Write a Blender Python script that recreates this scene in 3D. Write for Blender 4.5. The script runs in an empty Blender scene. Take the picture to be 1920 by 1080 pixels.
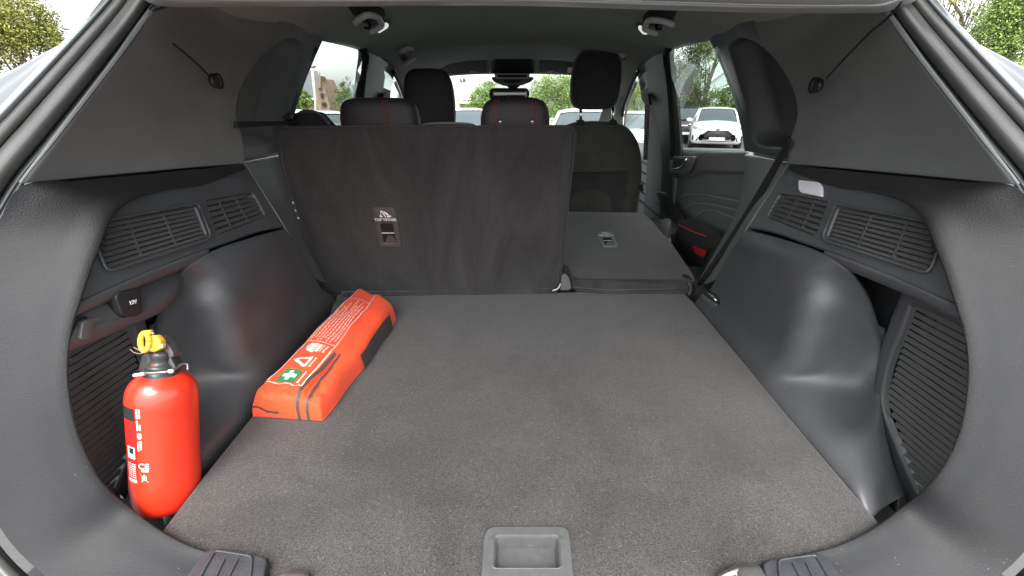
import bpy, bmesh, math, random
import numpy as np
from mathutils import Matrix, Vector
random.seed(7); rng = np.random.RandomState(7)
SC = bpy.context.scene
COL = SC.collection

# ---------------------------------------------------------------- camera, sky, sun, exposure
FPX = 805.0                       # focal length in photo pixels (1920 wide)
PITCH = math.atan(350 / FPX)      # looking down
YAW = math.atan(6 / FPX)          # a touch to the left
cam = bpy.data.cameras.new('camera'); camo = bpy.data.objects.new('camera', cam); COL.objects.link(camo)
cam.sensor_width = 36; cam.lens = 36 * FPX / 1920; cam.clip_start = 0.02; cam.clip_end = 2000
camo.location = (0, 0, 0)
camo.rotation_euler = (math.pi / 2 - PITCH, 0, YAW)
SC.camera = camo
w = bpy.data.worlds.new('World'); SC.world = w; w.use_nodes = True
nt = w.node_tree; bg = nt.nodes['Background']
sky = nt.nodes.new('ShaderNodeTexSky'); sky.sky_type = 'NISHITA'; sky.sun_disc = False
SUN_EL, SUN_AZ = math.radians(60), math.radians(184)
sky.sun_elevation = SUN_EL; sky.sun_rotation = SUN_AZ; sky.dust_density = 3.0
hs = nt.nodes.new('ShaderNodeHueSaturation'); hs.inputs['Saturation'].default_value = 0.12
nt.links.new(sky.outputs[0], hs.inputs['Color']); nt.links.new(hs.outputs[0], bg.inputs[0])
bg.inputs[1].default_value = 0.12
sl = bpy.data.lights.new('sun', 'SUN'); sl.energy = 1.5; sl.angle = math.radians(45); sl.color = (1, .985, .96)
so = bpy.data.objects.new('sun', sl); COL.objects.link(so)
sd = Vector((math.sin(SUN_AZ) * math.cos(SUN_EL), math.cos(SUN_AZ) * math.cos(SUN_EL), math.sin(SUN_EL)))
so.rotation_euler = sd.to_track_quat('Z', 'Y').to_euler()
SC.view_settings.view_transform = 'Standard'; SC.view_settings.look = 'None'
SC.view_settings.exposure = 2.5; SC.view_settings.gamma = 1
SC.render.engine = 'CYCLES'
SC.cycles.use_denoising = True; SC.cycles.max_bounces = 10; SC.cycles.diffuse_bounces = 5
SC.cycles.glossy_bounces = 4; SC.cycles.transparent_max_bounces = 12; SC.cycles.sample_clamp_indirect = 6
GROUND = -1.70                    # ground height below the camera
FLOOR = -0.57                     # load floor

# ---------------------------------------------------------------- pixel -> place helpers
CR = Matrix.Rotation(YAW, 3, 'Z') @ Matrix.Rotation(math.pi / 2 - PITCH, 3, 'X')
CRn = np.array(CR)
def ray(px, py):
    return CRn @ np.array([(px - 960) / FPX, (540 - py) / FPX, -1.0])
RP0 = np.array([0, .606, 0.0]); RN = np.array([0, 1, -0.397])      # plane of the hatch opening
def mkplane(a, b, c): return (a, np.cross(b - a, c - a))
def P(px, py, k='Y', v=1.0):
    r = ray(px, py)
    if k == 'Y': return r * (v / r[1])
    if k == 'X': return r * (v / r[0])
    if k == 'Z': return r * (v / r[2])
    if k == 'T': return r * v
    if k == 'R': return r * (RP0 @ RN / (r @ RN)) * (1 + (v if v != 1.0 else 0))
    if k == 'A': return r * (PA[0] @ PA[1] / (r @ PA[1]))
    if k == 'S': return r * (PS[0] @ PS[1] / (r @ PS[1]))
    if isinstance(k, tuple): return r * (k[0] @ k[1] / (r @ k[1]))
def proj(p):
    q = p @ CRn
    return np.stack([960 + FPX * q[..., 0] / -q[..., 2], 540 - FPX * q[..., 1] / -q[..., 2]], -1)
PA = mkplane(P(1475, 310, 'X', .62), P(1905, 350, 'R'), P(1820, 575, 'X', .60))
PS = mkplane(P(620, 549, 'Z', FLOOR), P(1040, 549, 'Z', FLOOR), np.array([0, 1.12, -.053]))

# ---------------------------------------------------------------- materials
MATS = {}
def lin(c): return tuple(((x / 255) / 12.92 if x / 255 <= .04045 else ((x / 255 + .055) / 1.055) ** 2.4) for x in c)
def mat(name, base, rough=.5, grain=None, grainstr=.2, var=0.0, varscale=3.0, metal=0, spec=.5, sheen=0, coat=0,
        col2=None, stretch=None, emit=None, voronoi=False, fleck=None, dust=0, distort=0):
    if name in MATS: return MATS[name]
    m = bpy.data.materials.new(name); m.use_nodes = True; t = m.node_tree; N = t.nodes; L = t.links
    b = N['Principled BSDF']; b.inputs['Base Color'].default_value = (*base, 1); b.inputs['Roughness'].default_value = rough
    b.inputs['Metallic'].default_value = metal; b.inputs['Specular IOR Level'].default_value = spec
    b.inputs['Sheen Weight'].default_value = sheen; b.inputs['Sheen Roughness'].default_value = .5
    b.inputs['Coat Weight'].default_value = coat; b.inputs['Coat Roughness'].default_value = .08
    tc = N.new('ShaderNodeTexCoord'); vec = tc.outputs['Object']
    if stretch:
        mp = N.new('ShaderNodeMapping'); mp.inputs['Scale'].default_value = stretch; L.new(vec, mp.inputs[0]); vs = mp.outputs[0]
    else: vs = vec
    colout = None
    if var or col2:
        n = N.new('ShaderNodeTexNoise'); n.inputs['Scale'].default_value = varscale; n.inputs['Detail'].default_value = 5
        n.inputs['Roughness'].default_value = .6; n.inputs['Distortion'].default_value = distort; L.new(vs, n.inputs['Vector'])
        r = N.new('ShaderNodeValToRGB'); r.color_ramp.elements[0].position = .32; r.color_ramp.elements[1].position = .68
        c2 = col2 if col2 else tuple(min(1, x * (1 + var)) for x in base)
        c1 = base if col2 else tuple(x * (1 - var) for x in base)
        r.color_ramp.elements[0].color = (*c1, 1); r.color_ramp.elements[1].color = (*c2, 1)
        L.new(n.outputs[0], r.inputs[0]); colout = r.outputs[0]
    if fleck:                      # (scale, amount) fine light and dark fibres
        n = N.new('ShaderNodeTexNoise'); n.inputs['Scale'].default_value = fleck[0]; n.inputs['Detail'].default_value = 2
        L.new(vec, n.inputs['Vector'])
        mr = N.new('ShaderNodeMapRange'); mr.inputs[1].default_value = .3; mr.inputs[2].default_value = .7
        mr.inputs[3].default_value = 1 - fleck[1]; mr.inputs[4].default_value = 1 + fleck[1]; L.new(n.outputs[0], mr.inputs[0])
        mx = N.new('ShaderNodeMix'); mx.data_type = 'RGBA'; mx.blend_type = 'MULTIPLY'; mx.inputs[0].default_value = 1
        if colout is None: mx.inputs[6].default_value = (*base, 1)
        else: L.new(colout, mx.inputs[6])
        cb = N.new('ShaderNodeCombineColor'); [L.new(mr.outputs[0], cb.inputs[i]) for i in range(3)]
        L.new(cb.outputs[0], mx.inputs[7]); colout = mx.outputs[2]
    if dust:                       # pale scuff marks and dust specks, in patches
        n = N.new('ShaderNodeTexNoise'); n.inputs['Scale'].default_value = 260; n.inputs['Detail'].default_value = 3
        mp2 = N.new('ShaderNodeMapping'); mp2.inputs['Scale'].default_value = (.5, .35, 1.0); mp2.inputs['Rotation'].default_value = (.5, .3, .6)
        L.new(vec, mp2.inputs[0]); L.new(mp2.outputs[0], n.inputs['Vector'])
        n2 = N.new('ShaderNodeTexNoise'); n2.inputs['Scale'].default_value = 7; L.new(vec, n2.inputs['Vector'])
        r1 = N.new('ShaderNodeMapRange'); r1.inputs[1].default_value = .70; r1.inputs[2].default_value = .76; L.new(n.outputs[0], r1.inputs[0])
        r2_ = N.new('ShaderNodeMapRange'); r2_.inputs[1].default_value = .48; r2_.inputs[2].default_value = .66; r2_.inputs[4].default_value = dust; L.new(n2.outputs[0], r2_.inputs[0])
        ml = N.new('ShaderNodeMath'); ml.operation = 'MULTIPLY'; L.new(r1.outputs[0], ml.inputs[0]); L.new(r2_.outputs[0], ml.inputs[1])
        mx = N.new('ShaderNodeMix'); mx.data_type = 'RGBA'; L.new(ml.outputs[0], mx.inputs[0]); mx.inputs[7].default_value = (.22, .22, .21, 1)
        if colout is None: mx.inputs[6].default_value = (*base, 1)
        else: L.new(colout, mx.inputs[6])
        colout = mx.outputs[2]
    if colout is not None: L.new(colout, b.inputs['Base Color'])
    if grain:
        if voronoi: n = N.new('ShaderNodeTexVoronoi'); n.inputs['Scale'].default_value = grain
        else: n = N.new('ShaderNodeTexNoise'); n.inputs['Scale'].default_value = grain; n.inputs['Detail'].default_value = 3
        L.new(vec, n.inputs['Vector'])
        bp = N.new('ShaderNodeBump'); bp.inputs['Strength'].default_value = grainstr; bp.inputs['Distance'].default_value = .6 / grain
        L.new(n.outputs[0], bp.inputs['Height']); L.new(bp.outputs[0], b.inputs['Normal'])
        mr = N.new('ShaderNodeMapRange'); mr.inputs[3].default_value = max(0, rough - .08); mr.inputs[4].default_value = min(1, rough + .08)
        n2 = N.new('ShaderNodeTexNoise'); n2.inputs['Scale'].default_value = 9; n2.inputs['Detail'].default_value = 6
        L.new(vec, n2.inputs['Vector']); L.new(n2.outputs[0], mr.inputs[0]); L.new(mr.outputs[0], b.inputs['Roughness'])
    if emit: b.inputs['Emission Color'].default_value = (*emit[:3], 1); b.inputs['Emission Strength'].default_value = emit[3]
    MATS[name] = m; return m
def glass(name, tint=(.8, .84, .82), refl=1.0):
    m = bpy.data.materials.new(name); m.use_nodes = True; t = m.node_tree; N = t.nodes; L = t.links
    N.remove(N['Principled BSDF']); out = N['Material Output']
    tr = N.new('ShaderNodeBsdfTransparent'); tr.inputs[0].default_value = (*tint, 1)
    gl = N.new('ShaderNodeBsdfGlossy'); gl.inputs['Roughness'].default_value = .01; gl.inputs[0].default_value = (.9, 1, .96, 1)
    fr = N.new('ShaderNodeFresnel'); fr.inputs[0].default_value = 1.5
    mu = N.new('ShaderNodeMath'); mu.operation = 'MULTIPLY'; mu.inputs[1].default_value = refl; L.new(fr.outputs[0], mu.inputs[0])
    mx = N.new('ShaderNodeMixShader'); L.new(mu.outputs[0], mx.inputs[0]); L.new(tr.outputs[0], mx.inputs[1]); L.new(gl.outputs[0], mx.inputs[2])
    L.new(mx.outputs[0], out.inputs[0]); MATS[name] = m; return m

PLASTIC = mat('grained_plastic', (.062, .065, .069), .46, grain=620, grainstr=.5, var=.12, varscale=6, spec=.65, dust=.5)
PLASTIC_B = mat('coarse_grained_plastic', (.0215, .0220, .0230), .64, grain=560, grainstr=.9, var=.15, varscale=5, spec=.28, dust=.5)
FABRIC = mat('pillar_felt', (.138, .148, .144), .92, grain=1100, grainstr=.7, var=.12, varscale=7, spec=.25, sheen=.15, dust=.3)
DARKPL = mat('dark_plastic', (.018, .019, .020), .45, grain=700, grainstr=.2)
BLACK = mat('black_void', (.006, .006, .006), .7)
GREYPL = mat('grey_plastic', (.10, .105, .10), .5, grain=700, grainstr=.2)
DOORPL = mat('door_plastic', (.15, .16, .155), .55, grain=500, grainstr=.25)
RUBBER = mat('rubber_seal', (.048, .048, .046), .38, grain=260, grainstr=.12, var=.25, varscale=14)
CARPET = mat('floor_carpet', (.034, .0318, .0302), .97, grain=520, grainstr=1.0, col2=(.052, .0488, .046), varscale=6, distort=.8, spec=.1, sheen=.25, fleck=(620, .6), dust=.35)
SEATCARPET = mat('seat_back_carpet', (.029, .0272, .0270), .97, grain=700, grainstr=.9, col2=(.056, .0525, .052), varscale=2.0, stretch=(3.4, 1, .9), distort=1.6, spec=.1, sheen=.3, fleck=(700, .4), dust=.25)
FOLDCARPET = mat('folded_carpet', (.036, .0355, .0325), .97, grain=700, grainstr=.8, var=.22, varscale=9, distort=1, spec=.1, sheen=.3, fleck=(700, .4), dust=.3)
SEATFAB = mat('seat_fabric', (.032, .031, .032), .85, grain=900, grainstr=.5, var=.2, varscale=12, spec=.3, sheen=.25)
SEATFAB2 = mat('seat_weave', (.062, .064, .056), .9, grain=600, grainstr=.6, var=.15, varscale=20, spec=.2, sheen=.2)
HEADL = mat('headliner_cloth', (.27, .285, .255), .95, grain=900, grainstr=.5, var=.07, varscale=5, spec=.15, sheen=.1)
REDTH = mat('red_thread', (.48, .03, .04), .7)
CHROME = mat('chrome', (.75, .76, .77), .12, metal=1)
SILVER = mat('satin_silver', (.42, .42, .42), .3, metal=.8)
WHITEPR = mat('white_print', (.8, .8, .78), .6)
LENS = mat('lamp_lens', (.75, .75, .80), .25, emit=None)
BODYP = mat('car_paint', (.075, .085, .092), .35, metal=0, coat=.25)
FLANGE = mat('painted_flange', (.13, .145, .145), .35, metal=0, coat=.5)
BELT = mat('belt_webbing', (.010, .010, .011), .6, grain=900, grainstr=.5)
GLASS = glass('window_glass', (.90, .93, .92))
TINT = glass('tinted_window_glass', (.62, .66, .64), 1.3)
EXTRED = mat('extinguisher_red', (.80, .034, .012), .36, coat=.35, var=.05, varscale=20)
YELLOW = mat('yellow_plastic', (.70, .43, .03), .45)
ORANGE = mat('orange_nylon', (.82, .075, .022), .62, grain=1400, grainstr=.5, var=.08, varscale=12, sheen=.1, spec=.3)
ZIP = mat('brown_zip', (.07, .055, .05), .5, grain=900, grainstr=.8)
GREEN = mat('print_green', (.02, .22, .09), .5)
METAL = mat('worn_metal', (.42, .41, .39), .38, metal=1, var=.2, varscale=40)

# ---------------------------------------------------------------- object helpers
WM = {}
def wm(o): return WM.get(o.name, Matrix.Identity(4))
def link(o, parent=None):
    COL.objects.link(o)
    if parent:
        o.parent = parent; o.matrix_parent_inverse = wm(parent).inverted()
    return o
def tag(o, label=None, cat=None, group=None, kind=None):
    if label: o['label'] = label
    if cat: o['category'] = cat
    if group: o['group'] = group
    if kind: o['kind'] = kind
    return o
def thing(name, loc, label, cat, group=None, kind=None):
    o = bpy.data.objects.new(name, None); COL.objects.link(o); o.location = [float(x) for x in loc]; o.empty_display_size = .05
    WM[o.name] = Matrix.Translation(o.location)
    return tag(o, label, cat, group, kind)
def obj(name, verts, faces, m, parent=None, smooth=True):
    me = bpy.data.meshes.new(name); me.from_pydata([tuple(map(float, v)) for v in verts], [], faces)
    me.materials.append(m)
    if smooth: me.polygons.foreach_set('use_smooth', [True] * len(me.polygons))
    me.update()
    return link(bpy.data.objects.new(name, me), parent)
def bmobj(name, bm, m, parent=None, smooth=True):
    me = bpy.data.meshes.new(name); bm.to_mesh(me); bm.free(); me.materials.append(m)
    if smooth: me.polygons.foreach_set('use_smooth', [True] * len(me.polygons))
    return link(bpy.data.objects.new(name, me), parent)
def curve(pts, q):
    """smooth curve through pts evaluated at q in 0..1 (chord length)"""
    pts = np.asarray(pts, float); q = np.asarray(q, float)
    if len(pts) == 2: return pts[0] + (pts[1] - pts[0]) * q[:, None]
    d = np.linalg.norm(np.diff(pts, axis=0), axis=1); d = np.maximum(d, 1e-6); k = np.concatenate([[0], np.cumsum(d)]); k /= k[-1]
    h = np.diff(k); s = np.diff(pts, axis=0) / h[:, None]
    m = np.zeros_like(pts)
    m[1:-1] = (s[:-1] * h[1:, None] + s[1:] * h[:-1, None]) / (h[1:] + h[:-1])[:, None]
    m[0] = s[0]; m[-1] = s[-1]
    i = np.clip(np.searchsorted(k, q, side='right') - 1, 0, len(h) - 1)
    t = ((q - k[i]) / h[i])[:, None]; H = h[i][:, None]
    return ((2*t**3-3*t**2+1) * pts[i] + (t**3-2*t**2+t) * H * m[i] + (-2*t**3+3*t**2) * pts[i+1] + (t**3-t**2) * H * m[i+1])
def coons_at(B, T, L, R, U, V):
    sh = U.shape; u = U.ravel(); v = V.ravel()
    b, t, l, r = curve(B, u), curve(T, u), curve(L, v), curve(R, v); u = u[:, None]; v = v[:, None]
    B, T = np.array(B), np.array(T)
    g = (1-v)*b + v*t + (1-u)*l + u*r - ((1-u)*(1-v)*B[0] + u*(1-v)*B[-1] + (1-u)*v*T[0] + u*v*T[-1])
    return g.reshape(*sh, 3)
def dense(pts, k=12):
    p = np.asarray(pts, float); return np.vstack([a + (b-a)*np.linspace(0, 1, k, endpoint=False)[:, None] for a, b in zip(p[:-1], p[1:])] + [p[-1:]])
def cl(n, e=0.0):
    q = np.linspace(0, 1, n)
    if e: q = np.unique(np.concatenate([q, [e*.15, e*.4, e*.7, e, 1-e, 1-e*.7, 1-e*.4, 1-e*.15]]))
    return q
def coons(B, T, L, R, nu=60, nv=60, eu=.01, ev=.01):
    qu, qv = cl(nu, eu), cl(nv, ev)
    b, t, l, r = curve(B, qu), curve(T, qu), curve(L, qv), curve(R, qv)
    u = qu[None, :, None]; v = qv[:, None, None]
    g = (1-v)*b[None] + v*t[None] + (1-u)*l[:, None] + u*r[:, None]
    g -= (1-u)*(1-v)*b[0] + u*(1-v)*b[-1] + (1-u)*v*t[0] + u*v*t[-1]
    return g
def loft(rows, nu=60, nv=30, eu=.01, ev=.01):
    qu, qv = cl(nu, eu), cl(nv, ev)
    R = np.array([curve(r, qu) for r in rows])
    out = np.zeros((len(qv), len(qu), 3))
    # common row parameter so that columns stay aligned
    for j in range(len(qu)): out[:, j] = curve(R[:, j], qv)
    return out
def lrows(rows, nu=40, sub=2):
    """straight-ruled sheet between polylines, crisp at the given rows"""
    R = np.array([curve(r, np.linspace(0, 1, nu)) for r in rows]); out = []
    for a, b in zip(R[:-1], R[1:]):
        for k in range(sub): out.append(a + (b-a)*k/sub)
    out.append(R[-1]); return np.array(out)
def relax(g, n, keep=2):
    g = g.copy()
    for _ in range(n):
        m = g.copy(); m[1:-1, 1:-1] = (g[:-2, 1:-1]+g[2:, 1:-1]+g[1:-1, :-2]+g[1:-1, 2:])/4
        m[1:-1, 0] = g[1:-1, 0]; g[keep:-keep, 1:-1] = g[keep:-keep, 1:-1]*.4 + m[keep:-keep, 1:-1]*.6
    return g
def normals(g):
    du = np.gradient(g, axis=1); dv = np.gradient(g, axis=0); n = np.cross(du, dv)
    n /= np.maximum(np.linalg.norm(n, axis=-1, keepdims=True), 1e-12); return n
def polydist(q, poly, closed=True):
    poly = np.asarray(poly, float); n = len(poly); best = np.full(q.shape[:-1], 1e9); inside = np.zeros(q.shape[:-1], bool)
    for i in range(n if closed else n - 1):
        a = poly[i]; b = poly[(i+1) % n]; ab = b - a
        t = np.clip(((q - a) @ ab) / (ab @ ab + 1e-9), 0, 1)
        best = np.minimum(best, np.linalg.norm(q - (a + t[..., None]*ab), axis=-1))
        if closed:
            c = ((a[1] > q[..., 1]) != (b[1] > q[..., 1]))
            with np.errstate(divide='ignore', invalid='ignore'):
                xx = (b[0]-a[0])*(q[..., 1]-a[1])/(b[1]-a[1]) + a[0]
            inside ^= c & (q[..., 0] < xx)
    return np.where(inside, -best, best) if closed else best
def rnd(poly, r=8, k=5):
    """round the corners of a pixel polygon with radius r"""
    p = np.asarray(poly, float); out = []; n = len(p)
    for i in range(n):
        a, b, c = p[i-1], p[i], p[(i+1) % n]; la, lc = np.linalg.norm(a-b), np.linalg.norm(c-b)
        s = b + (a-b)*min(r/la, .48); e = b + (c-b)*min(r/lc, .48)
        for t in np.linspace(0, 1, k): out.append((1-t)**2*s + 2*t*(1-t)*b + t*t*e)
    return np.array(out)
INSIDE = np.array([0, .6, -.2])
def emboss(g, items):
    """items: ('pocket', poly, depth, width) | ('groove', line, depth, width)"""
    n = normals(g); s = np.sign(((INSIDE - g) * n).sum(-1, keepdims=True)); n = n * np.where(s == 0, 1, s)
    q = proj(g); d = np.zeros(g.shape[:2])
    for kind, poly, dep, wd in items:
        if kind == 'pocket':
            sd = -polydist(q, poly); t = np.clip(sd / wd, 0, 1); d += dep * (t*t*(3-2*t))
        else:
            sd = polydist(q, poly, False); d += dep * np.exp(-(sd / wd)**2)
    return g - n * d[..., None]
def roll(g, r, edges='LRBT'):
    """roll the rim of a panel away from the cabin by r metres"""
    n = normals(g); s = np.sign(((INSIDE - g) * n).sum(-1, keepdims=True)); n = n * np.where(s == 0, 1, s)
    du = np.linalg.norm(np.diff(g, axis=1), axis=-1); dv = np.linalg.norm(np.diff(g, axis=0), axis=-1)
    cu = np.concatenate([np.zeros((g.shape[0], 1)), np.cumsum(du, 1)], 1); cv = np.concatenate([np.zeros((1, g.shape[1])), np.cumsum(dv, 0)], 0)
    D = np.full(g.shape[:2], 9.)
    if 'L' in edges: D = np.minimum(D, cu)
    if 'R' in edges: D = np.minimum(D, cu[:, -1:] - cu)
    if 'B' in edges: D = np.minimum(D, cv)
    if 'T' in edges: D = np.minimum(D, cv[-1:] - cv)
    t = np.clip(1 - D / r, 0, 1)
    return g - n * (r * (1 - np.sqrt(1 - t*t*.999)))[..., None]
def gridobj(name, g, m, parent=None, side=1, thick=.004, smooth=True):
    g = g.copy(); nv, nu = g.shape[:2]
    n = normals(g); s = ((INSIDE - g) * n).sum(-1).mean()
    flip = s < 0
    if side < 0: g[..., 0] *= -1; flip = not flip
    idx = np.arange(nv*nu).reshape(nv, nu)
    a, b, c, d = idx[:-1, :-1].ravel(), idx[:-1, 1:].ravel(), idx[1:, 1:].ravel(), idx[1:, :-1].ravel()
    f = np.stack([a, d, c, b] if flip else [a, b, c, d], 1)
    me = bpy.data.meshes.new(name)
    me.vertices.add(nv*nu); me.vertices.foreach_set('co', g.reshape(-1).astype(np.float32))
    me.loops.add(f.size); me.loops.foreach_set('vertex_index', f.ravel().astype(np.int32))
    me.polygons.add(len(f)); me.polygons.foreach_set('loop_start', (np.arange(len(f))*4).astype(np.int32))
    me.polygons.foreach_set('use_smooth', [smooth]*len(f)); me.materials.append(m); me.update(); me.validate()
    o = link(bpy.data.objects.new(name, me), parent)
    if thick:
        md = o.modifiers.new('thickness', 'SOLIDIFY'); md.thickness = thick; md.offset = -1
    return o
def mirror(pts, side):
    p = np.array(pts, float)
    if side < 0: p[..., 0] *= -1
    return p
def tube(name, pts, r, m, parent=None, seg=8, n=None, closed=False, join=None):
    pts = np.asarray(pts, float)
    if n: pts = curve(pts, np.linspace(0, 1, n))
    rr = np.full(len(pts), r) if np.isscalar(r) else np.interp(np.linspace(0, 1, len(pts)), np.linspace(0, 1, len(r)), r)
    V, F = [], []; up = np.array([.13, .2, 1.])
    for i, p in enumerate(pts):
        t = pts[min(i+1, len(pts)-1)] - pts[max(i-1, 0)]; t = t / (np.linalg.norm(t)+1e-12)
        a = np.cross(t, up); a /= (np.linalg.norm(a)+1e-12); b = np.cross(t, a)
        for k in range(seg):
            an = 2*math.pi*k/seg; V.append(p + rr[i]*(math.cos(an)*a + math.sin(an)*b))
    for i in range(len(pts)-1):
        for k in range(seg): F.append((i*seg+k, i*seg+(k+1) % seg, (i+1)*seg+(k+1) % seg, (i+1)*seg+k))
    F.append(tuple(range(seg))[::-1]); F.append(tuple(range((len(pts)-1)*seg, len(pts)*seg)))
    if join is not None:
        o = len(join[0]); join[0].extend(V); join[1].extend([tuple(x+o for x in f) for f in F]); return
    return obj(name, V, F, m, parent)
def slab(name, poly3, depthvec, m, parent=None, bevel=.004, seg=3, side=1, smooth=True, sub=0):
    """closed outline extruded along depthvec, rims rounded"""
    p = mirror(poly3, side); dv = mirror(np.asarray(depthvec, float), side)
    bm = bmesh.new(); vs = [bm.verts.new(x) for x in p]; f = bm.faces.new(vs)
    r = bmesh.ops.extrude_face_region(bm, geom=[f]); ev = [e for e in r['geom'] if isinstance(e, bmesh.types.BMVert)]
    bmesh.ops.translate(bm, verts=ev, vec=Vector(dv)); bmesh.ops.recalc_face_normals(bm, faces=bm.faces)
    if bevel:
        big = [x for x in bm.faces if len(x.verts) == len(p)]
        ed = set(e for x in big for e in x.edges)
        bmesh.ops.bevel(bm, geom=list(ed), offset=bevel, segments=seg, profile=.5, affect='EDGES', clamp_overlap=True)
    big = [x for x in bm.faces if len(x.verts) > 4]
    bmesh.ops.triangulate(bm, faces=big)
    me = bpy.data.meshes.new(name); bm.to_mesh(me); bm.free(); me.materials.append(m)
    o = link(bpy.data.objects.new(name, me), parent)
    if smooth:
        me.polygons.foreach_set('use_smooth', [True]*len(me.polygons)); me.set_sharp_from_angle(angle=math.radians(35))
    return o
def prism(name, pxpoly, k, v, th, m, parent=None, bevel=.003, side=1, rounding=0, seg=3):
    if rounding: pxpoly = rnd(pxpoly, rounding)
    pts = np.array([P(x, y, k, v) for x, y in pxpoly])
    n = np.cross(pts[len(pts)//3]-pts[0], pts[2*len(pts)//3]-pts[0]); n /= np.linalg.norm(n)
    if n @ pts.mean(0) < 0: n = -n
    return slab(name, pts, n*th, m, parent, bevel, seg, side)
BAR = {}
def bar(name, p0, p1, up, wd, th, m, parent=None, side=1):
    """shared bevelled unit bar, laid from p0 to p1"""
    if m.name not in BAR:
        bm = bmesh.new(); bmesh.ops.create_cube(bm, size=1)
        me = bpy.data.meshes.new('bar_' + m.name); bm.to_mesh(me); bm.free(); me.materials.append(m); BAR[m.name] = me
    p0, p1, up = mirror(p0, side), mirror(p1, side), mirror(up, side)
    x = p1 - p0; L = np.linalg.norm(x); x = x / L; z = up - (up @ x) * x; z /= np.linalg.norm(z); y = np.cross(z, x)
    M = Matrix([(x[0]*L, y[0]*wd, z[0]*th, (p0+p1)[0]/2), (x[1]*L, y[1]*wd, z[1]*th, (p0+p1)[1]/2), (x[2]*L, y[2]*wd, z[2]*th, (p0+p1)[2]/2), (0, 0, 0, 1)])
    o = bpy.data.objects.new(name, BAR[m.name]); link(o, parent); o.matrix_basis = M; return o
def superell(c, s, e1=.35, e2=.35, nu=40, nv=28, rot=None, shape=None):
    V, F = [], []
    sg = lambda x, e: math.copysign(abs(x)**e, x)
    for i in range(nv+1):
        ph = -math.pi/2 + math.pi*i/nv
        for j in range(nu):
            th = 2*math.pi*j/nu
            p = np.array([sg(math.cos(ph), e1)*sg(math.cos(th), e2), sg(math.cos(ph), e1)*sg(math.sin(th), e2), sg(math.sin(ph), e1)])
            if shape: p = shape(p)
            p = p * s
            if rot is not None: p = rot @ p
            V.append(p + c)
    for i in range(nv):
        for j in range(nu): F.append((i*nu+j, i*nu+(j+1) % nu, (i+1)*nu+(j+1) % nu, (i+1)*nu+j))
    return V, F
def text(name, body, size, origin, xdir, ydir, m, parent, extr=.0004, off=.0005, align='CENTER'):
    cu = bpy.data.curves.new(name, 'FONT'); cu.body = body; cu.size = size; cu.extrude = extr; cu.align_x = align; cu.align_y = 'CENTER'; cu.offset = size*.018
    tmp = bpy.data.objects.new('tmp', cu); COL.objects.link(tmp)
    dg = bpy.context.evaluated_depsgraph_get(); me = bpy.data.meshes.new_from_object(tmp.evaluated_get(dg)); bpy.data.objects.remove(tmp)
    me.name = name; me.materials.clear(); me.materials.append(m)
    x = Vector(xdir).normalized(); y = Vector(ydir); y = (y - y.dot(x)*x).normalized(); z = x.cross(y)
    M = Matrix((x, y, z)).transposed().to_4x4(); M.translation = Vector(origin) + z*off
    me.transform(M); return link(bpy.data.objects.new(name, me), parent)

# ================================================================ the car's shell, mostly hidden behind the trim
def box(name, x0, x1, y0, y1, z0, z1, m, parent=None, bevel=.01):
    bm = bmesh.new(); bmesh.ops.create_cube(bm, size=1)
    for v in bm.verts: v.co = Vector(((x0+x1)/2 + v.co.x*(x1-x0), (y0+y1)/2 + v.co.y*(y1-y0), (z0+z1)/2 + v.co.z*(z1-z0)))
    if bevel: bmesh.ops.bevel(bm, geom=bm.edges[:], offset=bevel, segments=2, affect='EDGES')
    return bmobj(name, bm, m, parent, smooth=False)
body = thing('estate_car', (0, 1.6, GROUND), 'grey painted body of the car that the open boot belongs to', 'car')
roof_rows = [(.62, .60, .13, .26), (1.0, .62, .15, .30), (1.7, .63, .19, .315), (2.3, .62, .18, .28), (2.62, .58, .14, .20)]
def roofgrid(rows, n=31, e=4.0):
    out = []
    for Y, xe, ze, zc in rows:
        s = np.linspace(-1, 1, n); s = np.sign(s)*(1-(1-np.abs(s))**1.5)
        out.append(np.stack([s*xe, np.full(n, Y), ze + (zc-ze)*(1-np.abs(s)**e)], 1))
    return out
gridobj('roof_panel', loft(roofgrid(roof_rows), 60, 30, 0, 0), BODYP, body, thick=.002)
for s in (1, -1):
    box('side_panel', s*.80 if s > 0 else s*.84, s*.84 if s > 0 else s*.80, .55, 3.6, -1.15, -.34, BODYP, body)
    box('leak_blocker', s*.715 if s > 0 else s*.795, s*.795 if s > 0 else s*.715, .66, 1.36, -.60, -.12, DARKPL, body)  # unseen box added to stop sky light leaking through the trim joints
    g = coons([(.80, .56, -.14), (.80, 3.0, -.20)], [(.62, .62, .13), (.60, .70, .15)], [(.80, .56, -.14), (.62, .62, .13)], [(.80, 3.0, -.20), (.60, .70, .15)], 8, 8, 0, 0)
    q = coons([(.70, .60, -.15), (.72, 1.10, -.15)], [(.58, .69, .11), (.58, 1.10, .17)], [(.70, .60, -.15), (.58, .69, .11)], [(.72, 1.10, -.15), (.58, 1.10, .17)], 8, 8, 0, 0)
    gridobj('rear_quarter', q, BODYP, body, s, .004)
box('floor_pan', -.82, .82, .40, 3.4, -.95, -.72, DARKPL, body)
box('bonnet', -.78, .78, 3.35, 4.2, -.75, -.42, BODYP, body, .08)
dash = thing('dashboard', (0, 3.1, -.6), 'dark dashboard below the windscreen beyond the front seats', 'dashboard')
box('top_pad', -.72, .72, 2.85, 3.4, -.75, -.33, DARKPL, dash, .06)

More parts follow.
